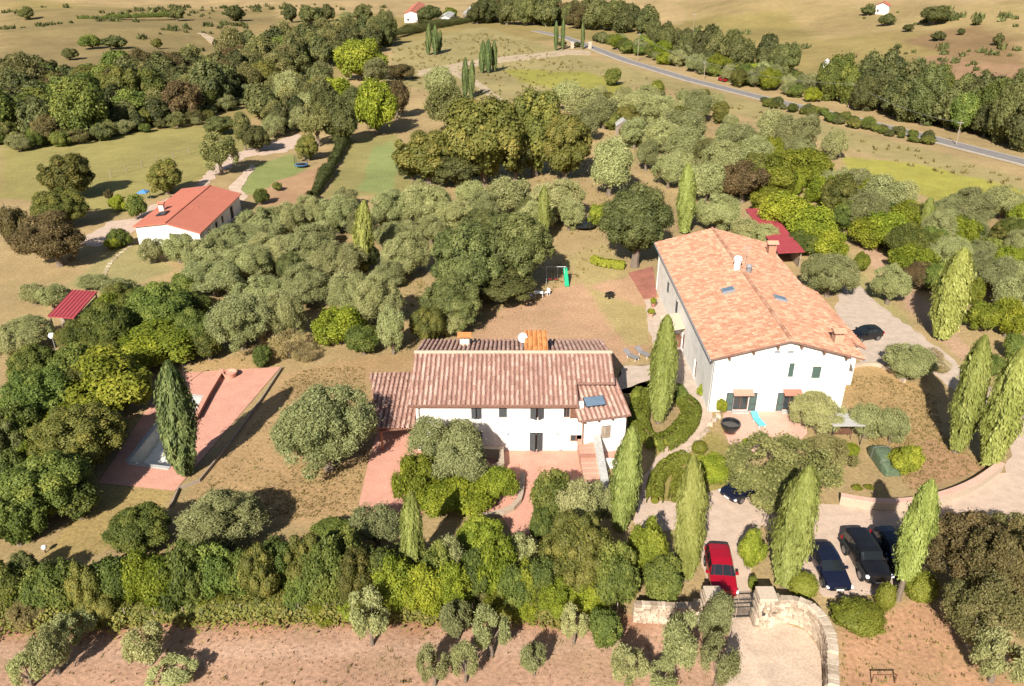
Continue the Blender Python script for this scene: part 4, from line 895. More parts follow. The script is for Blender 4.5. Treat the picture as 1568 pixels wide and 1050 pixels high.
bed(g, w, [('olive',782,300,76,58),('olive',852,308,76,66),('olive',822,335,66,56),('olive',690,330,72,52),('olive',735,318,60,48),('olive',872,330,40,46),('olive',660,352,50,44)])
g = 'tall trees past the lawn'; w = 'past the green lawn, top centre'
bed(g, w, [('autumn',738,212,118,136),('autumn',655,238,104,84),('autumn',820,200,88,132),('autumn',866,222,84,104),('walnut',690,168,70,70),('oak',700,255,90,60),('oak',630,250,50,50),('olive',676,132,52,58),('brown',606,148,38,60),('oak',790,235,60,80)])
g = 'olives of the upper grove'; w = 'in the upper olive grove'
bed(g, w, [('olive',935,256,62,80),('olive',990,236,34,46),('olive',896,160,52,48),('olive',872,148,48,44),('olive',925,172,46,44),('olive',960,166,50,44),('olive',1000,172,50,46),('olive',1042,192,62,54),('olive',1066,163,46,44),('olive',986,150,38,36),('olive',1012,208,52,46),('olive',972,205,40,40),('olive',895,190,46,46),('olive',1050,225,56,50),
 ('olive',1105,246,56,54),('olive',1082,280,56,56),('olive',1025,262,44,48),('olive',1102,322,58,58),('olive',1140,352,38,36),('olive',1172,364,42,38),('olive',1130,215,50,46),('olive',1182,198,46,48),('olive',1205,203,44,48),('olive',1236,205,38,50),('olive',1278,222,36,40),('olive',1160,235,50,48),('olive',1045,250,40,40)])
bed('mixed trees above the villa', 'above the villa', [('oak',976,345,106,118),('lime',915,330,28,34),('autumn',958,322,40,40),('brown',1140,275,60,60),('walnut',1085,235,44,40),('autumn',1165,262,54,56),('lime',1190,272,62,60),('lime',1232,256,72,54),('bright',1205,330,76,66),('bright',1245,345,70,66),('autumn',1285,300,56,64),('bright',1265,372,56,48),('laurel',1225,372,50,40),('lime',1180,310,50,44),('autumn',960,178,36,34),('autumn',1045,180,34,34),('bright',1048,240,30,28),('laurel',1300,330,50,50)])
g = 'trees of the right bank'; w = 'on the bank right of the villa'
bed(g, w, [('olive',1325,325,60,60),('olive',1352,298,56,48),('olive',1382,300,44,42),('bright',1330,355,54,46),('bright',1362,352,66,58),('laurel',1352,330,50,50),('laurel',1392,372,62,62),('bright',1400,400,50,46),('olive',1440,350,52,52),('olive',1455,322,48,44),('olive',1492,318,60,54),('olive',1540,308,60,52),('laurel',1470,350,60,40),('laurel',1548,355,46,42),
 ('olive',1452,385,52,50),('laurel',1440,425,50,50),('brown',1412,420,46,40),('olive',1520,420,64,62),('olive',1550,455,44,56),('lime',1490,445,30,46),('lime',1505,484,46,46),('bright',1546,488,42,58),('laurel',1556,530,34,44),('olive',1500,385,50,40),('dry',1420,545,40,24),('dry',1440,560,30,20)])
g = 'olives around the villa'; w = 'close around the villa'
bed(g, w, [('olive',1273,420,76,72),('olive',1365,436,60,62),('olive',1396,552,76,60),('olive',1252,628,82,66),('olive',1330,646,52,56),('olive',1368,652,46,54),('lime',1320,400,26,36)])
g = 'shrubs of the villa garden'; w = 'in the villa garden'
bed(g, w, [('lime',1388,706,48,46),('bright',1302,688,30,20),('walnut',1205,730,150,124),('walnut',1270,690,70,50),('lime',1150,842,44,76),('bright',1076,598,16,20),('laurel',1090,610,12,14),('clip',1070,685,24,22),('laurel',1034,600,32,26),('bright',1105,622,16,24),('bright',1092,716,64,36),('clip',974,607,16,22),('clip',982,640,22,24),('laurel',1520,560,40,44),('lime',1330,745,14,10),('lime',1312,746,16,10)])
g = 'clipped balls by the parking bay'; w = 'beside the parked cars'
bed(g, w, [('clip',1310,942,76,50),('clip',1232,894,44,40),('clip',1358,912,32,44),('clip',1405,894,52,50),('clip',1152,892,14,28)])
g = 'brown trees at the lower right corner'; w = 'at the lower right corner'
bed(g, w, [('brown',1488,842,104,116),('brown',1540,880,90,130),('walnut',1500,935,90,110),('walnut',1548,820,60,60)])
cypress(285,727,256,556,66,'','beside the empty pool','darkcypress')
cypress(950,812,968,655,54,'','right of the farmhouse stair')
cypress(1008,648,1022,484,50,'','between the two houses, ringed by clipped hedge')
cypress(1050,888,1062,700,58,'','left of the red car')
cypress(1200,898,1238,716,72,'','between the gate and the navy car')
cypress(1375,918,1426,736,58,'','with bare pale trunk beside the dark parked cars',bare=.2)
cypress(1462,692,1510,516,56,'','on the right lawn above the curved wall, nearer the villa')
cypress(1515,714,1566,535,66,'','at the right edge above the curved wall')
cypress(1440,520,1478,382,62,'','on the right bank beside the upper drive')
cypress(630,892,630,752,44,'','rising from the front hedge')
cypress(556,416,558,308,38,'','in the olive grove left of farmhouse')
cypress(1048,358,1054,252,36,'','behind the villa')
cypress(830,372,834,286,26,'','among olives behind the dark oaks')
cypress(1412,362,1426,302,26,'','pale and short on the right bank')
g = 'far cypress clumps'
for a in ((656,84,657,36,12),(666,84,666,38,12),(672,80,674,46,10)): cypress(*a, g, 'in far clump left of the track', 'darkcypress')
for a in ((738,112,740,62,13),(748,112,748,60,14),(757,110,757,62,12)): cypress(*a, g, 'in far clump right of the track', 'darkcypress')
for a in ((712,150,713,88,13),(722,150,723,92,13)): cypress(*a, g, 'in the pair behind the autumn trees', 'darkcypress')
for a in ((851,77,852,32,9),(861,76,863,28,8),(892,75,893,34,8)): cypress(*a, g, 'by the far road gateway', 'darkcypress')
bed('lone trees of the left meadow', 'on the left meadow', [('autumn',104,268,76,70),('autumn',92,318,76,60),('brown',82,368,96,78),('brown',22,345,42,80),('autumn',252,270,58,54),('brown',166,298,12,22),('laurel',206,318,32,40),('walnut',335,235,56,58),('walnut',372,200,30,66),('oak',392,210,44,44),('bright',180,312,26,26),('laurel',182,365,30,30),('lime',172,372,26,22),('laurel',398,302,26,26),('autumn',424,285,18,14),('oak',335,190,50,30)])
bed('trees at the head of the lawn', 'at the head of the lawn', [('lime',550,92,70,62),('olive',576,112,42,40),('bright',505,142,80,54),('bright',575,165,64,84),('oak',520,185,56,70),('walnut',485,190,50,60),('oak',545,160,50,50),('autumn',560,150,44,44),('brown',612,110,46,22),('autumn',470,225,40,40),('oak',490,160,50,50)])
bed('far trees along the top edge', 'along the top edge', [('oak',40,20,24,18),('wood',270,20,24,22),('wood',360,20,32,22),('wood',444,20,24,26),('wood',472,22,36,28),('wood',500,20,22,26),('wood',555,20,30,26),('olive',530,28,26,20),('laurel',140,64,34,22),('wood',178,64,38,20),('autumn',240,66,18,16),('wood',105,82,26,18),('olive',592,34,22,14),('wood',655,20,36,26),('lime',690,20,20,16),('wood',730,20,30,30),
 ('wood',1330,16,20,14),('wood',1358,30,24,18),('oak',1432,22,46,28),('wood',1392,42,16,12),('wood',1438,55,24,14),('wood',1496,32,16,12),('wood',1472,48,12,10),('wood',1530,60,18,18),('laurel',940,118,26,26),('clip',1006,134,20,22),('wood',860,66,14,8),('wood',884,68,14,8),('olive',1270,128,60,40),('autumn',1132,118,30,28)])
from collections import defaultdict
ORD += ['%d%s' % (i, {1:'st',2:'nd',3:'rd'}.get(i%10, 'th') if i//10 != 11 else 'th') for i in range(21, 160)]
WL = {'wood':'dark tree','autumn':'yellowing tree','brown':'brown tree','laurel':'green bush','walnut':'pale olive-brown tree','oak':'round green tree','olive':'silvery tree','bright':'bright green bush','lime':'yellow-green bush'}
def wood(group, label, px, sp, kinds, rmin, rmax, hk=(1.0, 1.5), where=None):
    poly = [P(*q) for q in px]; xs = [p.x for p in poly]; ys = [p.y for p in poly]; got = []; done = []
    for _ in range(9000):
        x, y = random.uniform(min(xs), max(xs)), random.uniform(min(ys), max(ys))
        if not inpoly(np.array([x]), np.array([y]), poly)[0]: continue
        if any((x-a)**2+(y-b_)**2 < sp*sp for a, b_ in got): continue
        got.append((x, y)); r = random.uniform(rmin, rmax); a = r*random.uniform(*hk)
        k_ = random.choice(kinds); o = place_crown(k_, x, y, r, a, a*.82, float(hill(x, y)))
        if where: PLANTS.append((group, where, k_, o, 784+FPX*x/(y*math.cos(TILT)+CH*math.sin(TILT)))); continue
        done.append((y, x, k_, o))
    done.sort(key=lambda q: q[0]); nf = max(8, len(done)//4); edge = defaultdict(list)
    for i, (y, x, k_, o) in enumerate(done):
        if i < nf: edge[k_].append((x, o))
        else: tag(o, WL[k_]+' deep in '+label, 'tree', group)
    for k_, l_ in edge.items():
        l_.sort(key=lambda q: q[0])
        for i, (x, o) in enumerate(l_): tag(o, WL[k_]+(', ' + ORD[i]+' from left' if len(l_) > 1 else '')+' on near edge of '+label, 'tree', group)
    return len(got)
print('woods', wood('trees of the wood at upper left', 'the upper left wood', [(0,205),(20,120),(110,135),(230,120),(330,112),(430,100),(470,110),(380,142),(300,180),(150,205),(60,222)], 5.4, ['wood','wood','wood','walnut','autumn','brown','laurel'], 3.2, 6.0, (.75,1.2)),
 wood('trees of the far belt at upper left', 'the far belt above the meadow', [(330,108),(400,92),(500,78),(580,62),(600,72),(520,98),(430,118)], 7.5, ['wood','wood','oak','walnut'], 4.0, 6.0),
 wood('trees by the small field at upper left', 'the clump behind the lawn', [(400,180),(430,150),(500,140),(520,165),(470,205),(420,212)], 5.0, ['olive','walnut','wood'], 2.6, 4.2),
 wood('wood along the road', 'the wood beyond the road', [(1250,150),(1330,150),(1420,160),(1600,185),(1640,235),(1568,232),(1470,205),(1350,178)], 5.2, ['wood','wood','wood','oak','laurel'], 3.2, 5.2, (1.1,1.8)),
 wood('bushes along the road', 'the roadside thicket', [(910,62),(990,80),(1080,100),(1180,122),(1250,140),(1250,158),(1180,141),(1060,112),(960,82)], 5.0, ['wood','laurel','bright','olive'], 2.0, 3.6, (.8,1.1)),
 wood('trees on the far roadside', 'the tall roadside row', [(1000,62),(1090,85),(1200,112),(1210,120),(1090,98),(1000,76)], 8.0, ['wood','oak','wood'], 3.5, 5.2, (1.1,1.5)),
 wood('bushes at the foot of the upper left wood', 'the scrub under that wood', [(0,205),(60,214),(150,200),(300,176),(380,140),(392,148),(310,190),(160,214),(60,230),(0,232)], 3.4, ['wood','autumn','laurel','walnut','olive'], 1.3, 2.8, (.6,1.0)),
 wood('bushes on the near road verge', 'the near road verge', [(1170,155),(1230,169),(1330,193),(1420,216),(1420,224),(1330,202),(1230,177),(1170,163)], 2.6, ['wood','laurel','autumn'], .9, 1.9, (.6,.9)),
 wood('tall hedge trees left of the pool', 'the tall hedge by the pool', [(0,650),(50,580),(150,515),(200,470),(290,445),(305,500),(255,540),(165,600),(125,650),(75,730),(20,800),(0,830)], 4.6, ['laurel','laurel','autumn','bright','oak'], 1.6, 2.5, (.8,1.2), where='in the tall hedge left of the pool'),
 wood('shrubs of the long front hedge', 'the long front hedge', [(0,888),(460,872),(560,862),(960,872),(960,930),(0,932)], 2.7, ['laurel','laurel','autumn','bright','walnut','oak'], .8, 1.4, (.9,1.6), where='in the long hedge above the bare field'),
 wood('mixed trees above the villa', 'the thicket above the villa', [(1060,240),(1180,220),(1300,285),(1400,330),(1460,345),(1440,400),(1380,385),(1290,345),(1250,325),(1190,290),(1100,300)], 4.2, ['olive','olive','lime','bright','autumn','laurel'], 1.6, 2.8, (.8,1.2), where='above the villa'),
 wood('olives of the upper grove', 'the upper olive grove', [(860,150),(1080,155),(1130,205),(1080,245),(1000,245),(960,220),(900,185)], 6.5, ['olive','olive','olive','autumn'], 1.7, 2.7, (.8,1.1), where='in the upper olive grove'),
 wood('trees of the right bank', 'the right-hand bank', [(1410,390),(1568,345),(1600,520),(1500,455),(1470,430)], 4.0, ['olive','laurel','bright','autumn'], 1.5, 2.6, (.8,1.2), where='on the bank right of the villa'),
 wood('olives of the left grove', 'the left olive grove', [(330,400),(450,330),(640,300),(880,300),(880,330),(660,370),(620,440),(560,500),(400,470)], 8.0, ['olive','olive','olive','oak'], 1.6, 2.6, (.8,1.1), where='in the grove left of the farmhouse'),
 wood('far wood at the top centre', 'the top centre wood', [(745,38),(850,42),(990,52),(1000,44),(860,32),(740,24)], 11.0, ['wood','wood','brown','oak'], 5.5, 8.0, (1.0,1.4)))
ringc = lambda px: curve(px, .5)
def hedge(name, label, pts, w, h, m='leaf_clip', wild=0.0):
    root = empty(name, (pts[0].x, pts[0].y, 0)); tag(root, label, 'hedge'); n = int(sum((pts[i+1]-pts[i]).length for i in range(len(pts)-1))*520*(w+h)/2)
    rng = np.random.default_rng(len(pts)); seg = rng.integers(0, len(pts)-1, n); f = rng.random(n); A = np.array([tuple(p) for p in pts])
    c = A[seg]*(1-f[:, None])+A[seg+1]*f[:, None]; d = A[seg+1]-A[seg]; d /= np.linalg.norm(d, axis=1)[:, None]; nn = np.stack([d[:, 1], -d[:, 0], np.zeros(n)], -1)
    a = rng.uniform(-.15, math.pi+.15, n); q = np.sign(np.cos(a))*np.abs(np.cos(a))**.6; s = np.abs(np.sin(a))**.5*np.sign(np.sin(a)+.2)
    lump = 1+.06*np.sin(c[:, :1]*3.1)*np.cos(c[:, 1:2]*2.7)
    if wild: lump = np.clip(1+wild*(fbm(c[:, :1], c[:, 1:2], .55, 5)+.5*fbm(c[:, :1], c[:, 1:2], 1.7, 6)-.15), .08, 2); nn = nn*(1+.6*rng.normal(size=(n, 1))*wild)
    pos = c+nn*(q*w/2)[:, None]*lump; pos[:, 2] = np.clip(h*(.12+.88*np.clip(s, 0, 1))*lump[:, 0]+rng.normal(0, .025, n), .02, None)
    nr = nn*np.cos(a)[:, None]+np.array([0,0,1.0])*np.maximum(np.sin(a), .05)[:, None]+rng.normal(size=(n, 3))*.35; nr /= np.linalg.norm(nr, axis=1)[:, None]
    v = leaf_quads(pos, nr, .10, .065, rng); me = mesh_np('foliage', v, np.arange(4*n).reshape(n, 4), np.clip(.5+rng.normal(0, .2, n), 0, 1), m)
    o = obj('foliage', me, None, root); o.location = -root.location
    hc = h*(1 if not wild else .4); mb = MB(); mb.tube([(p.x,p.y,hc*.38) for p in pts], [hc*.36]*len(pts), 8); wpart(mb, 'branch_core', m, root)
hedge('clipped_hedge', 'clipped yellow-green hedge curling round the cypress between the houses', ringc([(984,606),(978,640),(982,668),(1004,684),(1030,676),(1052,652),(1058,632),(1046,618)]), 1.9, 1.0)
hedge('clipped_hedge', 'clipped hedge strip beside the garden path, left of the lower cypress', ringc([(1002,772),(1004,742),(1022,718),(1048,704)]), 1.3, .9)
hedge('clipped_hedge', 'short clipped hedge just left of the lower garden cypress', ringc([(1032,770),(1036,748),(1040,728)]), 1.0, .8)
hedge('clipped_hedge', 'clipped hedge below the villa lawn behind the lower cypress', ringc([(1086,735),(1110,735),(1136,728)]), 1.5, .9)
hedge('boundary_hedge', 'thin dark hedge line along the left of the green lawn', ringc([(478,308),(498,275),(515,245),(530,212)]), 1.6, 1.9, 'leaf_oak', .5)
hedge('low_hedge', 'low yellowish hedge on the back lawn before the villa', ringc([(908,402),(925,408),(956,412)]), 1.3, 1.1, 'leaf_lime')
hedge('field_hedge', 'long dark hedge across the far field at the top left', curve([(118,28),(180,30),(262,31)], 6), 3.0, 2.8, 'leaf_laurel', .5)
hedge('field_hedge', 'low scrub hedge below the far houses at the top', curve([(560,66),(620,55),(680,40),(740,30)], 6), 4.5, 3.2, 'leaf_wood', .8)
def scrub(name, label, px, w, h, m): hedge(name, label, curve(px, 1.2), w, h, m, .8)
scrub('scrub_strip', 'weedy yellow-green scrub at the foot of the long hedge, left half', [(0,948),(120,946),(240,944),(330,940),(430,936)], 1.7, 1.2, 'leaf_autumn')
scrub('scrub_strip', 'weedy yellow-green scrub at the foot of the long hedge, right half', [(430,936),(540,938),(660,936),(780,940),(860,942)], 1.9, 1.3, 'leaf_autumn')
# labels for every plant: one thing each
from collections import defaultdict
sets = defaultdict(list)
for gr, wh, kd, o, x in PLANTS: sets[(wh, LOOK[kd][0])].append((x, o, gr, kd))
for (wh, lk), lst in sets.items():
    lst.sort(key=lambda q: q[0])
    for i, (x, o, gr, kd) in enumerate(lst):
        n = len(lst); noun = LOOK[kd][1]
        if n == 1: lab = lk+' '+wh
        elif i == 0: lab = f'{lk}, leftmost {wh}'
        elif i == n-1: lab = f'{lk}, rightmost {wh}'
        elif True: lab = f'{lk}, {ORD[i]} from left {wh}'
        else: lab = f'{lk}, {ORD[n-1-i]} from right {wh}'
        tag(o, lab, noun, gr or None)
def scatter(name, label, cat, m, n, region, fn, seed, avoid=(), thr=(-.9, .9), fq=.16):
    rng = np.random.default_rng(seed); poly = [P(*q) for q in region]; xs = [p.x for p in poly]; ys = [p.y for p in poly]
    x = rng.uniform(min(xs), max(xs), n*3); y = rng.uniform(min(ys), max(ys), n*3); ok = inpoly(x, y, poly)
    for av in avoid: ok &= ~inpoly(x, y, [P(*q) for q in av])
    dens = fbm(x, y, fq, seed)+.6*fbm(x, y, fq*3, seed+1); ok &= dens > rng.uniform(*thr, n*3)
    x, y = x[ok][:n], y[ok][:n]; v, val = fn(x, y, hill(x, y), rng)
    tag(obj(name, mesh_np(name, v, np.arange(len(v)).reshape(-1, 4), val, m), None), label, cat, kind='stuff')
def tufts(size, per):
    def fn(x, y, z, rng):
        n = len(x); k = np.repeat(np.arange(n), per); sz = (size*rng.uniform(.5, 1.6, n))[k]
        c = np.stack([x[k]+rng.normal(0, 1, n*per)*sz*.6, y[k]+rng.normal(0, 1, n*per)*sz*.6, z[k]+sz*.35], -1)
        nr = rng.normal(size=(n*per, 3)); nr[:, 2] *= .35; nr /= np.linalg.norm(nr, axis=1)[:, None]
        v = leaf_quads(c, nr, 1.0, .3, rng, up=.75); cc = np.repeat(c, 4, 0); v = cc+(v-cc)*np.repeat(sz, 4)[:, None]; v[:, 2] = np.maximum(v[:, 2], np.repeat(z[k], 4)-.02)
        return v, np.clip(rng.normal(.5, .22, n*per), 0, 1)
    return fn
leafmat('leaf_straw', (.36,.24,.155), (.43,.30,.20), (.50,.37,.25)); leafmat('leaf_weed', (.14,.12,.04), (.22,.185,.065), (.32,.26,.10))
FRONT = [(-80,955),(300,952),(960,952),(1110,965),(1105,1150),(-150,1150)]; CORNER = [(1290,965),(1400,925),(1450,945),(1480,1010),(1568,1040),(1568,1150),(1282,1150)]
LAWN = [(436,585),(470,565),(558,560),(566,690),(540,790),(300,800),(300,750),(360,690)]
RLAWN = [(1300,575),(1350,575),(1430,605),(1445,665),(1520,716),(1395,752),(1310,650)]
scatter('dry_grass', 'tufts of dry straw grass on the bare front field', 'grass', 'leaf_straw', 2600, FRONT, tufts(.05, 4), 3)
scatter('field_weeds', 'scattered olive weeds on the bare front field', 'weeds', 'leaf_weed', 260, FRONT, tufts(.09, 6), 4, thr=(-.2, 1.0))
scatter('corner_grass', 'dry grass tufts in the lower right corner', 'grass', 'leaf_weed', 700, CORNER, tufts(.08, 5), 5)
scatter('lawn_grass', 'thin dry grass on the lawn beside the pool paving', 'grass', 'leaf_weed', 3500, LAWN, tufts(.07, 4), 6)
scatter('bank_grass', 'thin dry grass on the villa lawn at right', 'grass', 'leaf_weed', 2200, RLAWN, tufts(.08, 4), 7)
scatter('grove_grass', 'rough grass between the olives of the middle groves', 'grass', 'leaf_weed', 6000, [(300,560),(280,420),(400,320),(640,290),(930,200),(1100,180),(1300,260),(1000,330),(900,420),(700,530)], tufts(.16, 5), 8)
scatter('meadow_scrub', 'low scrub dotted over the upper left fields', 'scrub', 'leaf_wood', 1000, [(0,12),(600,12),(560,50),(440,75),(230,112),(0,118)], tufts(1.0, 36), 9, thr=(.1, 1.2), fq=.03)
scatter('hill_scrub', 'low scrub dotted over the hillside across the road', 'scrub', 'leaf_wood', 420, [(1000,8),(1568,8),(1568,150),(1400,140),(1240,110),(1100,78)], tufts(.95, 36), 10, thr=(.15, 1.2), fq=.035)
scatter('verge_scrub', 'rough grass on the meadow below the country road', 'scrub', 'leaf_weed', 1500, [(600,75),(740,50),(890,95),(1060,140),(1568,275),(1568,300),(1200,205),(1000,140),(800,165),(600,140)], tufts(.35, 8), 11)
# ------------------------------------------------------------------ vehicles
def car(name, label, pf, pr, L_, W_, st, paint, cat='car', wr=.33, glass='glass_car', boxy=False, lift=0.0, rails=False, nowheels=False, plate=True, xy=None, head=None):
    # st: stations front->rear (x as share of half length, belt z, top z, half width share, cabin flag)
    if xy is None: a, b_ = P(*pf), P(*pr); c = (a+b_)/2; hd_ = math.atan2((a-b_).y, (a-b_).x)
    else: c, hd_ = xy, head
    root = tag(empty(name, (c.x, c.y, c.z+0.03+lift), hd_), label, cat)
    rows = []
    for x, zb, zt, hw, cab in st:
        w = W_/2*hw; X = x*L_/2; rw = (.80 if not boxy else .88) if cab else .93
        zl = .22 if abs(x) < .96 else .38
        rows.append([(X, w*.90, zl), (X, w*.99, .42), (X, w, zb*.72), (X, w*.975, zb), (X, w*rw, zt-(.055 if cab else .03)), (X, w*rw*.72, zt), (X, 0, zt+.015)])
    prof = [[Vector(p) for p in r]+[Vector((p[0], -p[1], p[2])) for p in r[-2::-1]] for r in rows]
    body, glassq, n = MB(), defaultdict(MB), len(prof[0])
    for i in range(len(prof)-1):
        c0, c1 = st[i][4], st[i+1][4]
        for j in range(n-1):
            q = [prof[i][j], prof[i+1][j], prof[i+1][j+1], prof[i][j+1]]
            side = j in (3, n-5); top = 4 <= j <= n-6
            g = None
            if side and c0 and c1: g = 'side_window'
            if top and (not c0) and c1: g = 'windscreen'
            if top and c0 and (not c1): g = 'rear_window'
            if g:
                nn = (q[1]-q[0]).cross(q[3]-q[0]).normalized(); nn = nn if nn.dot(q[0]-Vector((0,0,.8))) > 0 else -nn
                cc = sum(q, Vector())/4; body.add(q, [(0,1,2,3)])
                sh = [cc+(p-cc)*(.9 if side else .97)+nn*.012 for p in q]; glassq[g+(str(i) if side else '')+('l' if side and j == 3 else '')].add(sh, [(0,1,2,3)])
            else: body.add(q, [(0,1,2,3)])
    for e in (0, -1): body.add(prof[e], [tuple(range(n))])
    bo = body.build('body', paint, root, True)
    for kx, k in glassq.items(): k.build('windscreen' if 'wind' in kx and 'screen' in kx else 'rear_window' if 'rear' in kx else 'side_window', glass, root)
    if not nowheels:
        for sx in (.60, -.60):
            for sy in (-1, 1):
                k = MB(); y0, y1 = sy*(W_/2-.17), sy*(W_/2+.03); X = sx*L_/2
                pr_ = [(X, y0, wr), (X, y1, wr)]; k.tube([(X, y0, wr-.03), (X, y1, wr-.03)], wr, 18); t_ = k.build('wheel', 'tyre', root, True)
                k = MB(); k.tube([(X, y1-sy*.01, wr-.03), (X, y1+sy*.012, wr-.03)], wr*.66, 16); k.build('rim', 'rim', t_, True)
                k = MB(); k.tube([(X, sy*(W_/2-.12), wr), (X, sy*(W_/2+.012), wr)], wr*1.16, 18); k.build('wheel_arch', 'tyre', root, True)
    f = st[1]; X = L_/2
    for sy in (-1, 1):
        k = MB(); k.box(X*.90, X*.985, sy*W_*.42-.16, sy*W_*.42+.16, f[1]*.80, f[1]*.98); k.build('headlight', 'lamp_clear', root)
        k = MB(); k.box(-X*1.0, -X*.95, sy*W_*.43-.1, sy*W_*.43+.1, .72, .98); k.build('tail_light', 'tail_red', root)
        wx_ = [s for s in st if s[4]][0][0]*X
        k = MB(); k.box(wx_+.18, wx_+.36, sy*(W_/2+.10)-.11, sy*(W_/2+.10)+.09, st[3][1]-.02, st[3][1]+.14); k.build('mirror', paint, root)
        if rails:
            k = MB(); cs = [s for s in st if s[4]]; k.tube([(cs[0][0]*X-.2, sy*W_*.36, cs[1][2]+.06), (cs[-1][0]*X+.2, sy*W_*.36, cs[1][2]+.06)], .025, 6); k.build('roof_rail', 'metal_dark', root)
    k = MB(); k.box(X*.98, X*1.006, -.42, .42, .46, .66); k.build('grille', 'metal_dark', root)
    if plate: k = MB(); k.box(X*1.0, X*1.014, -.26, .26, .40, .51); k.build('number_plate', 'paint_white', root)
    return root
HATCH = [(1.0,.50,.56,.70,0),(.985,.66,.72,.84,0),(.88,.76,.82,.94,0),(.42,.90,.98,.98,0),(.12,.94,1.40,.97,1),(-.15,.95,1.47,.97,1),(-.55,.97,1.44,.96,1),(-.78,.98,1.36,.94,1),(-.96,.95,1.02,.9,0),(-.995,.8,.86,.86,0),(-1.0,.5,.56,.8,0)]
SUVS = [(1.0,.60,.66,.74,0),(.985,.80,.86,.86,0),(.88,.90,.96,.96,0),(.44,1.02,1.10,.99,0),(.16,1.05,1.56,.97,1),(-.15,1.06,1.64,.97,1),(-.55,1.07,1.62,.96,1),(-.84,1.08,1.54,.94,1),(-.97,1.02,1.10,.92,0),(-.995,.8,.86,.88,0),(-1.0,.5,.56,.82,0)]
JEEP = [(1.0,.70,.74,.74,0),(.99,1.0,1.06,.80,0),(.90,1.08,1.13,.84,0),(.36,1.16,1.22,.90,0),(.22,1.18,1.74,.90,1),(.0,1.19,1.80,.91,1),(-.45,1.19,1.80,.91,1),(-.93,1.19,1.78,.91,1),(-.985,1.1,1.16,.9,0),(-1.0,.6,.66,.88,0)]
car('red_car', 'red sport utility car facing the gate', (1106,910), (1097,862), 4.3, 1.84, SUVS, 'paint_red')
car('navy_car', 'navy hatchback parked nose towards the camera, leftmost in the bay', (1284,910), (1250,846), 4.35, 1.82, HATCH, 'paint_navy')
jp = car('off_road_car', 'black boxy off-road car in the middle of the parking bay', (1342,896), (1305,838), 4.4, 1.95, JEEP, 'paint_black', boxy=True, wr=.42)
k = MB(); k.lathe([(0,-.12),(.36,-.12),(.4,0),(.36,.12),(0,.12)], 16); sw_ = k.build('spare_wheel', 'tyre', jp, True); sw_.rotation_euler = (0, R(90), 0); sw_.location = (-2.33, .1, .95)
for sy in (-1, 1):
    for sx in (1.32, -1.32):
        k = MB(); k.box(sx-.55, sx+.55, sy*.98-.16, sy*.98+.1, .82, .92); k.build('wheel_flare', 'tyre', jp)
car('dark_car', 'dark estate car with roof rails, half hidden behind off-road car', (1386,884), (1350,832), 4.5, 1.85, SUVS, 'paint_navy', rails=True)
car('black_car', 'small black hatchback parked beside the villa on the upper drive', (1306,521), (1340,516), 3.8, 1.68, HATCH, 'paint_black')
car('dark_blue_car', 'dark blue car under the loose-leaved tree by the garden', (1124,762), (1152,748), 4.1, 1.75, HATCH, 'paint_navy')
car('far_red_car', 'tiny red car on the far country road', (1098,122), (1116,127), 4.4, 1.8, SUVS, 'paint_red')
car('yard_car', 'dark car parked behind the bungalow roof', (268,308), (292,304), 4.0, 1.7, HATCH, 'paint_black')
# covered car: draped cloth over a car-shaped form
a, b_ = P(1366,728), P(1340,694); c = (a+b_)/2; hd_ = math.atan2((a-b_).y, (a-b_).x)
cc = tag(empty('covered_car', (c.x, c.y, 0.0), hd_), 'car wrapped in a dark green tarpaulin on the villa lawn', 'covered car')
mb = MB(); rng = random.Random(5); rows = []; cc.scale = (.82,.82,.9)
for x, zt, hw in ((2.25,.25,.75),(2.2,.62,.82),(1.9,.80,.9),(1.0,.95,.95),(.45,1.36,.93),(-.4,1.45,.93),(-1.2,1.40,.92),(-1.9,1.05,.9),(-2.15,.85,.85),(-2.2,.25,.8)):
    r_ = []
    for k in range(13):
        t = math.pi*k/12; y = -math.cos(t); y = math.copysign(abs(y)**.45, y)*hw; z = max(.06, zt*abs(math.sin(t))**.42); wv = .035*math.sin(x*7+k*1.9)+rng.uniform(-.02,.02)
        r_.append((x, y*(1+wv), z+(wv if z > .2 else 0)))
    rows.append(r_)
vs = [p for r_ in rows for p in r_]; mb.add(vs, [(i*13+k, i*13+k+1, (i+1)*13+k+1, (i+1)*13+k) for i in range(len(rows)-1) for k in range(12)]+[tuple(range(13)), tuple(range(13*(len(rows)-1), 13*len(rows)))[::-1]])
mb.build('tarpaulin', 'tarp_green', cc, True)
for x in (.9, -1.0):
    k = MB(); k.tube([(x, -.93, .15), (x, -.9, 1.0 if x > 0 else 1.34), (x, 0, 1.07 if x > 0 else 1.47), (x, .9, 1.0 if x > 0 else 1.34), (x, .93, .15)], .025, 5); k.build('strap', 'cloth_grey', cc)
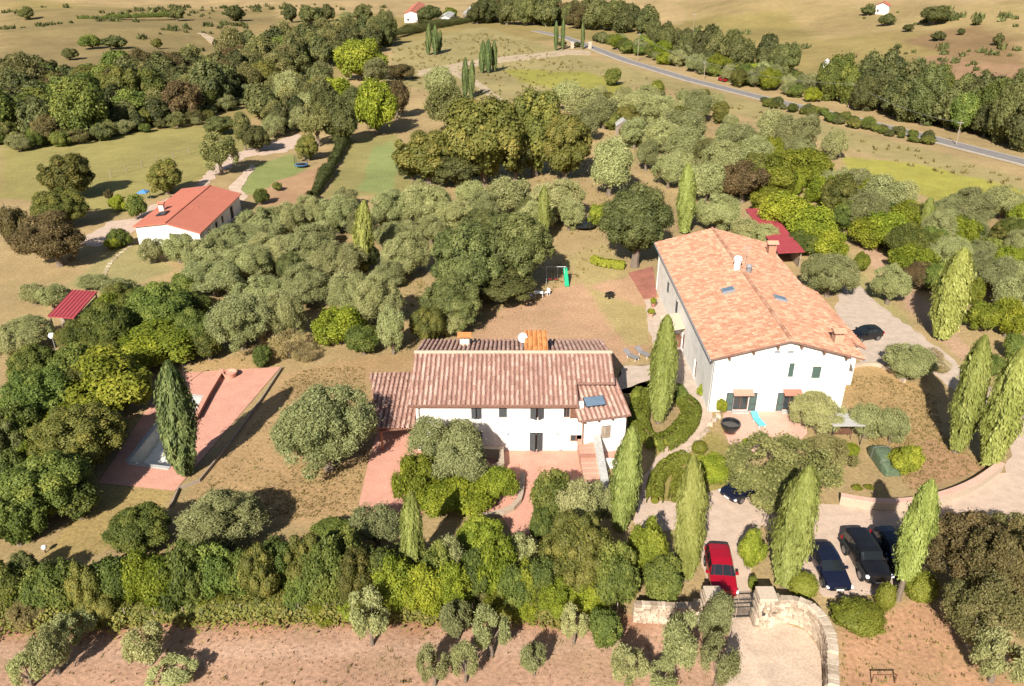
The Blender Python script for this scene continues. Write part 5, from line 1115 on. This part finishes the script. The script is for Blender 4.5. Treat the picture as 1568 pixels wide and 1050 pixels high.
# ------------------------------------------------------------------ garden things
def trampoline(label, px, r, h, net):
    p = P(*px); root = tag(empty('trampoline', p), label, 'trampoline')
    MB().lathe([(0,h),(r*.82,h),(r*.82,h-.03),(0,h-.03)], 28).build('jumping_mat', 'black_gloss', root)
    MB().lathe([(r*.82,h+.02),(r,h+.03),(r,h-.06),(r*.82,h-.02)], 28).build('rim_pad', net, root)
    for k in range(6):
        a = k*math.pi/3; MB().tube([(r*math.cos(a), r*math.sin(a), 0), (r*.98*math.cos(a), r*.98*math.sin(a), h+1.8)], .03, 6).build('pole', 'metal_dark', root)
    MB().tube([(r*math.cos(2*math.pi*k/24), r*math.sin(2*math.pi*k/24), h+1.8) for k in range(25)], .025, 5).build('net_hoop', 'metal_dark', root)
    for k in range(30):
        a = 2*math.pi*k/30; MB().tube([(r*.99*math.cos(a), r*.99*math.sin(a), h), (r*.99*math.cos(a), r*.99*math.sin(a), h+1.8)], .008, 4).build('net_cord', 'metal_dark', root)
trampoline('small trampoline with blue rim on the bungalow lawn', (462,256), 1.3, .6, 'tarp_blue')
trampoline('black netted trampoline at the end of the back lawn', (893,350), 1.9, .75, 'black_gloss')
p = P(850, 432); root = tag(empty('swing_frame', p), 'play frame with bright green slide at the edge of dark oaks', 'play frame')
for x in (-1.2, 1.2):
    for y in (-.8, .8): MB().tube([(x, y, 0), (x, 0, 2.2)], .05, 6).build('leg', 'metal_grey', root)
MB().tube([(-1.4,0,2.2),(1.4,0,2.2)], .05, 6).build('top_bar', 'metal_grey', root)
mb = MB(); mb.add([(1.0,.3,1.9),(1.55,.3,1.9),(1.75,-1.7,.1),(1.2,-1.7,.1),(1.0,.3,2.05),(1.55,.3,2.05),(1.75,-1.7,.3),(1.2,-1.7,.3),(1.05,.3,1.95),(1.5,.3,1.95),(1.7,-1.7,.16),(1.25,-1.7,.16)], [(8,9,10,11),(0,3,2,1),(0,4,7,3),(1,2,6,5),(4,8,11,7),(5,6,10,9),(3,7,6,2),(0,1,5,4)]); mb.build('slide', 'green_plastic', root)
for x in (-.7, .1):
    MB().tube([(x-.2,0,2.2),(x-.2,0,.5)], .012, 4).build('rope', 'metal_grey', root); MB().tube([(x+.2,0,2.2),(x+.2,0,.5)], .012, 4).build('rope', 'metal_grey', root); MB().box(x-.25, x+.25, -.1, .1, .46, .5).build('seat', 'paint_red', root)
def chair(px, label, rz):
    p = P(*px); root = tag(empty('garden_chair', p, rz), label, 'chair', 'white chairs under the dark oaks')
    MB().box(-.25,.25,-.25,.25,.42,.46).build('seat', 'metal_white', root); MB().box(-.25,.25,.22,.27,.46,.92).build('backrest', 'metal_white', root)
    for x in (-.22,.22):
        for y in (-.22,.22): MB().tube([(x,y,0),(x,y,.42)], .025, 5).build('leg', 'metal_white', root)
chair((812,456), 'white garden chair left of the white table under oaks', .4); chair((838,452), 'white garden chair right of the white table under oaks', -.8)
def table(px, label, l, w, h, m, name='garden_table', rz=0):
    p = P(*px); root = tag(empty(name, p, rz), label, 'table'); MB().box(-l/2,l/2,-w/2,w/2,h-.05,h).build('tabletop', m, root)
    for x in (-l/2+.08, l/2-.08):
        for y in (-w/2+.08, w/2-.08): MB().tube([(x,y,0),(x,y,h-.05)], .03, 5).build('leg', m, root)
table((825,455), 'white garden table at the edge of the dark oaks', 1.1, .8, .72, 'metal_white')
def lounger(px, label, m, rz, l=1.9):
    p = P(*px); root = tag(empty('sun_lounger', p, rz), label, 'sun lounger')
    mb = MB(); mb.box(-.32,.32,-.95,.35,.30,.40); mb.build('cushion', m, root)
    M = Matrix.Translation((0,.35,.32))@Matrix.Rotation(R(32),4,'X'); mb = MB(); mb.box(-.32,.32,0,.75,0,.09,M); mb.build('backrest', m, root)
    for x in (-.28,.28):
        for y in (-.85,.25): MB().tube([(x,y,0),(x,y,.3)], .03, 5).build('leg', 'metal_white', root)
lounger((966,548), 'grey sun lounger on the patio, the left of two', 'cloth_grey', R(40)); lounger((984,544), 'grey sun lounger on the patio, nearer the cypress', 'cloth_grey', R(40))
lounger((1160,648), 'turquoise sun lounger on the villa terrace', 'turquoise', R(12))
p = P(1117, 662); root = tag(empty('garden_urn', p), 'large black wide-mouthed urn on the villa terrace', 'urn')
MB().lathe([(0,0),(.42,0),(.48,.1),(.85,.75),(.92,1.0),(.88,1.12),(.78,1.1),(.74,.9),(0,.86)], 24).build('bowl', 'black_gloss', root, True)
MB().lathe([(.44,-.0),(.56,.0),(.56,.12),(.46,.12)], 24).build('foot', 'brick', root, True)
p = P(1287, 672); root = tag(empty('garden_canopy', p), 'flat grey canopy over a table on the villa lawn', 'canopy')
MB().box(-1.45,1.45,-1.1,1.1,2.05,2.12).build('canopy_cloth', 'concrete', root)
for x in (-1.35,1.35):
    for y in (-1.0,1.0): MB().tube([(x,y,0),(x,y,2.05)], .04, 6).build('post', 'metal_dark', root)
table((1287,670), 'brown table under the grey canopy', 1.7, .8, .75, 'wood_brown')
p = P(933, 456); root = tag(empty('garden_cart', p, .6), 'small black wheeled cart standing on the back lawn', 'cart')
mb = MB(); mb.add([(-.4,-.28,.35),(.4,-.28,.35),(.4,.28,.35),(-.4,.28,.35),(-.5,-.36,.7),(.55,-.36,.7),(.55,.36,.7),(-.5,.36,.7)], [(3,2,1,0),(0,1,5,4),(1,2,6,5),(2,3,7,6),(3,0,4,7),(4,5,6,7)]); mb.build('tub', 'black_gloss', root)
for x in (-.3,.3):
    for y in (-.34,.34): MB().tube([(x,y-.04,.18),(x,y+.04,.18)], .18, 12).build('wheel', 'tyre', root)
MB().tube([(.5,0,.5),(.95,0,.95)], .025, 5).build('handle', 'metal_dark', root)
p = P(353, 577); root = tag(empty('stone_basin', p), 'round terracotta basin at the head of the pool paving', 'basin')
MB().lathe([(0,0),(.55,0),(.7,.5),(.75,.62),(.62,.62),(.55,.4),(0,.38)], 20).build('bowl', 'terracotta', root, True); MB().lathe([(.56,0),(.66,0),(.66,.08),(.56,.08)], 20).build('plinth', 'brick', root)
p = P(285, 588); root = tag(empty('pool_shower', p), 'thin dark shower post behind the pool', 'shower'); MB().tube([(0,0,0),(0,0,2.1),(.25,-.1,2.25)], .04, 6).build('pipe', 'metal_dark', root); MB().lathe([(0,0),(.12,0),(.12,.05),(0,.06)], 12, (.28,-.1,2.2)).build('shower_head', 'metal_dark', root)
p = P(1352, 1046); root = tag(empty('wooden_rail', p), 'small wooden rail frame at the bottom right', 'rail')
for x in (-.7,.7): MB().box(x-.03,x+.03,-.03,.03,0,.7).build('post', 'wood_brown', root)
MB().box(-.75,.75,-.03,.03,.702,.76).build('cross_bar', 'wood_brown', root)
p = P(222, 306); root = tag(empty('blue_canopy', p), 'small blue canopy behind the bungalow', 'canopy')
mb = MB(); mb.add([(-.8,-.8,1.5),(0.8,-.8,1.5),(0.8,0.8,1.5),(-.8,0.8,1.5),(0,0,1.9),(-.8,-.8,1.35),(0.8,-.8,1.35),(0.8,0.8,1.35),(-.8,0.8,1.35)], [(0,1,4),(1,2,4),(2,3,4),(3,0,4),(0,5,6,1),(1,6,7,2),(2,7,8,3),(3,8,5,0)]); mb.build('cover', 'tarp_blue', root)
for x in (-.75,0.75):
    for y in (-.75,0.75): MB().tube([(x,y,0),(x,y,1.45)], .04, 5).build('pole', 'metal_grey', root)
p = P(70, 846); root = tag(empty('garden_lamp', p), 'small white globe lamp on the grass left of the hedge shade', 'lamp'); MB().tube([(0,0,0),(0,0,.35)], .04, 6).build('stem', 'metal_dark', root); MB().lathe([(0,.32),(.14,.36),(.2,.5),(.14,.64),(0,.68)], 14).build('globe', 'metal_white', root, True)
p = P(86, 538); root = tag(empty('globe_lamp', p), 'white globe lamp post by the crimson-roofed shed', 'lamp'); MB().tube([(0,0,0),(0,0,1.7)], .04, 6).build('post', 'metal_grey', root); MB().lathe([(0,1.65),(.25,1.7),(.36,1.95),(.25,2.2),(0,2.26)], 14).build('globe', 'metal_white', root, True)
def pole(label, b_, t, r=.11, cross=True):
    p = P(*b_); q = U(t[0], t[1], p.y); root = tag(empty('utility_pole', p), label, 'pole'); h = q.z-p.z
    MB().tube([(0,0,-.2),(q.x-p.x,0,h)], [r, r*.7], 8).build('shaft', 'wood_grey', root)
    if cross: MB().box(q.x-p.x-.7, q.x-p.x+.7, -.05, .05, h-.6, h-.48).build('cross_arm', 'metal_grey', root)
    return Vector((q.x, p.y, q.z-.5))
pole('pale concrete post poking from the hedge at left edge', (66,622), (52,572), .17, False)
tops = [pole('utility pole in front of the dark wood, leaning right', (1298,166), (1310,126)), pole('utility pole inside the dark wood at far right', (1464,222), (1472,184)), pole('utility pole on the road verge left of the far red car', (1078,122), (1080,92)), pole('tall pale utility pole on the hillside', (1060,62), (1064,20)), pole('utility pole by the roadside bushes at top', (976,94), (979,50))]
for i, (a, b_) in enumerate(((1,0),(0,2),(2,4))):
    p0, p1 = tops[a], tops[b_]; pts = [p0.lerp(p1, k/12)-Vector((0,0,1.4*(1-(2*k/12-1)**2))) for k in range(13)]
    root = tag(empty('power_line', p0), ['power line between the two poles by the dark wood','power line from leaning pole to the roadside pole','power line between the two poles by the road'][i], 'power line')
    o = MB().tube(pts, .03, 4).build('cable', 'metal_grey', root); o.location = -p0
# wire fence below the hedge
root = tag(empty('wire_fence', P(20, 962)), 'thin wire fence on pale posts along the bare field', 'fence')
fp = [P(x, 962-(x-20)*.035 if x < 400 else 949-(x-400)*.004) for x in range(20, 985, 44)]
for p in fp: wpart(MB().tube([(p.x+random.uniform(-.1,.1),p.y,-.1),(p.x,p.y,1.4)], .035, 6), 'post', 'wood_grey', root)
for z in (.5, .95, 1.4): wpart(MB().tube([(p.x,p.y,z) for p in fp], .004, 4), 'wire', 'metal_dark', root)
root = tag(empty('field_fence', P(170, 268)), 'weathered post fence across the left meadow behind the bungalow', 'fence')
fp = [P(170+i*24, 272-i*7.2) for i in range(9)]
for p in fp: wpart(MB().tube([(p.x,p.y,-.1),(p.x,p.y,1.5)], .08, 6), 'post', 'wood_grey', root)
for z in (.7, 1.3): wpart(MB().tube([(p.x,p.y,z) for p in fp], .02, 4), 'rail', 'wood_grey', root)
for i, (x, y) in enumerate(((876,74),(903,74))):
    p = P(x, y); root = tag(empty('gateway_pier', p), ['left','right'][i]+' pale pier of the far road gateway', 'pier'); MB().box(-.7,.7,-.7,.7,0,2.4).build('shaft', 'mortar', root); MB().box(-.85,.85,-.85,.85,2.402,2.7).build('cap', 'concrete', root)
p = P(586, 57); root = tag(empty('rubble_pile', p), 'pale heap of rubble left of the far houses', 'rubble')
for i in range(14):
    o = bpy.data.objects.new('stone', random.choice(STONES)); COL.objects.link(o); o.parent = root; o.location = (random.uniform(-4,4), random.uniform(-3,3), random.uniform(.3,1.2)); o.scale = [random.uniform(1,2.4)]*3; o.rotation_euler = (random.random(), random.random(), random.random()*6)
root = tag(empty('stepping_stones', P(160, 425)), 'line of pale stepping stones on the grass below the bungalow', 'stepping stones')
for i in range(13):
    t = i/12; p = P(160+42*t*t+4*t, 425-52*t)-root.location; o = bpy.data.objects.new('stone', random.choice(STONES)); COL.objects.link(o); o.parent = root; o.location = (p.x, p.y, .02); o.scale = (.55,.4,.12); o.rotation_euler = (0, 0, random.random())
p = P(1040, 530); root = tag(empty('garden_cabinet', p, R(-8)), 'brown wooden cabinet against the villa side wall', 'cabinet'); MB().box(-.6,.6,-.4,.4,.1,1.25).build('body', 'wood_brown', root); MB().box(-.66,.66,-.46,.46,1.252,1.32).build('top', 'wood_brown', root)
for x in (-.5,.5):
    for y in (-.32,.32): MB().box(x-.05,x+.05,y-.05,y+.05,0,.1).build('foot', 'wood_brown', root)
for i, (x, y, m_) in enumerate(((1000,470,'brick'),(996,486,'terracotta'),(1012,448,'brick'),(1142,690,'concrete'))):
    p = P(x, y); root = tag(empty('plant_pot', p), ['terracotta pot with bush at the patio corner','pale terracotta pot on the back patio','terracotta pot by the brick pad behind villa','grey pot at the front of the villa terrace'][i], 'plant pot')
    MB().lathe([(0,0),(.2,0),(.3,.5),(.33,.5),(.33,.58),(.26,.58),(.25,.5),(0,.48)], 14).build('pot', m_, root, True); c_ = obj('foliage', PROTO['bright'][i%3], None, root); c_.scale = (.45,.45,.4); c_.location = (0,0,.85)
for i, (x, y) in enumerate(((1175,594),(1297,566))):
    pass
print('objects', len(bpy.data.objects))
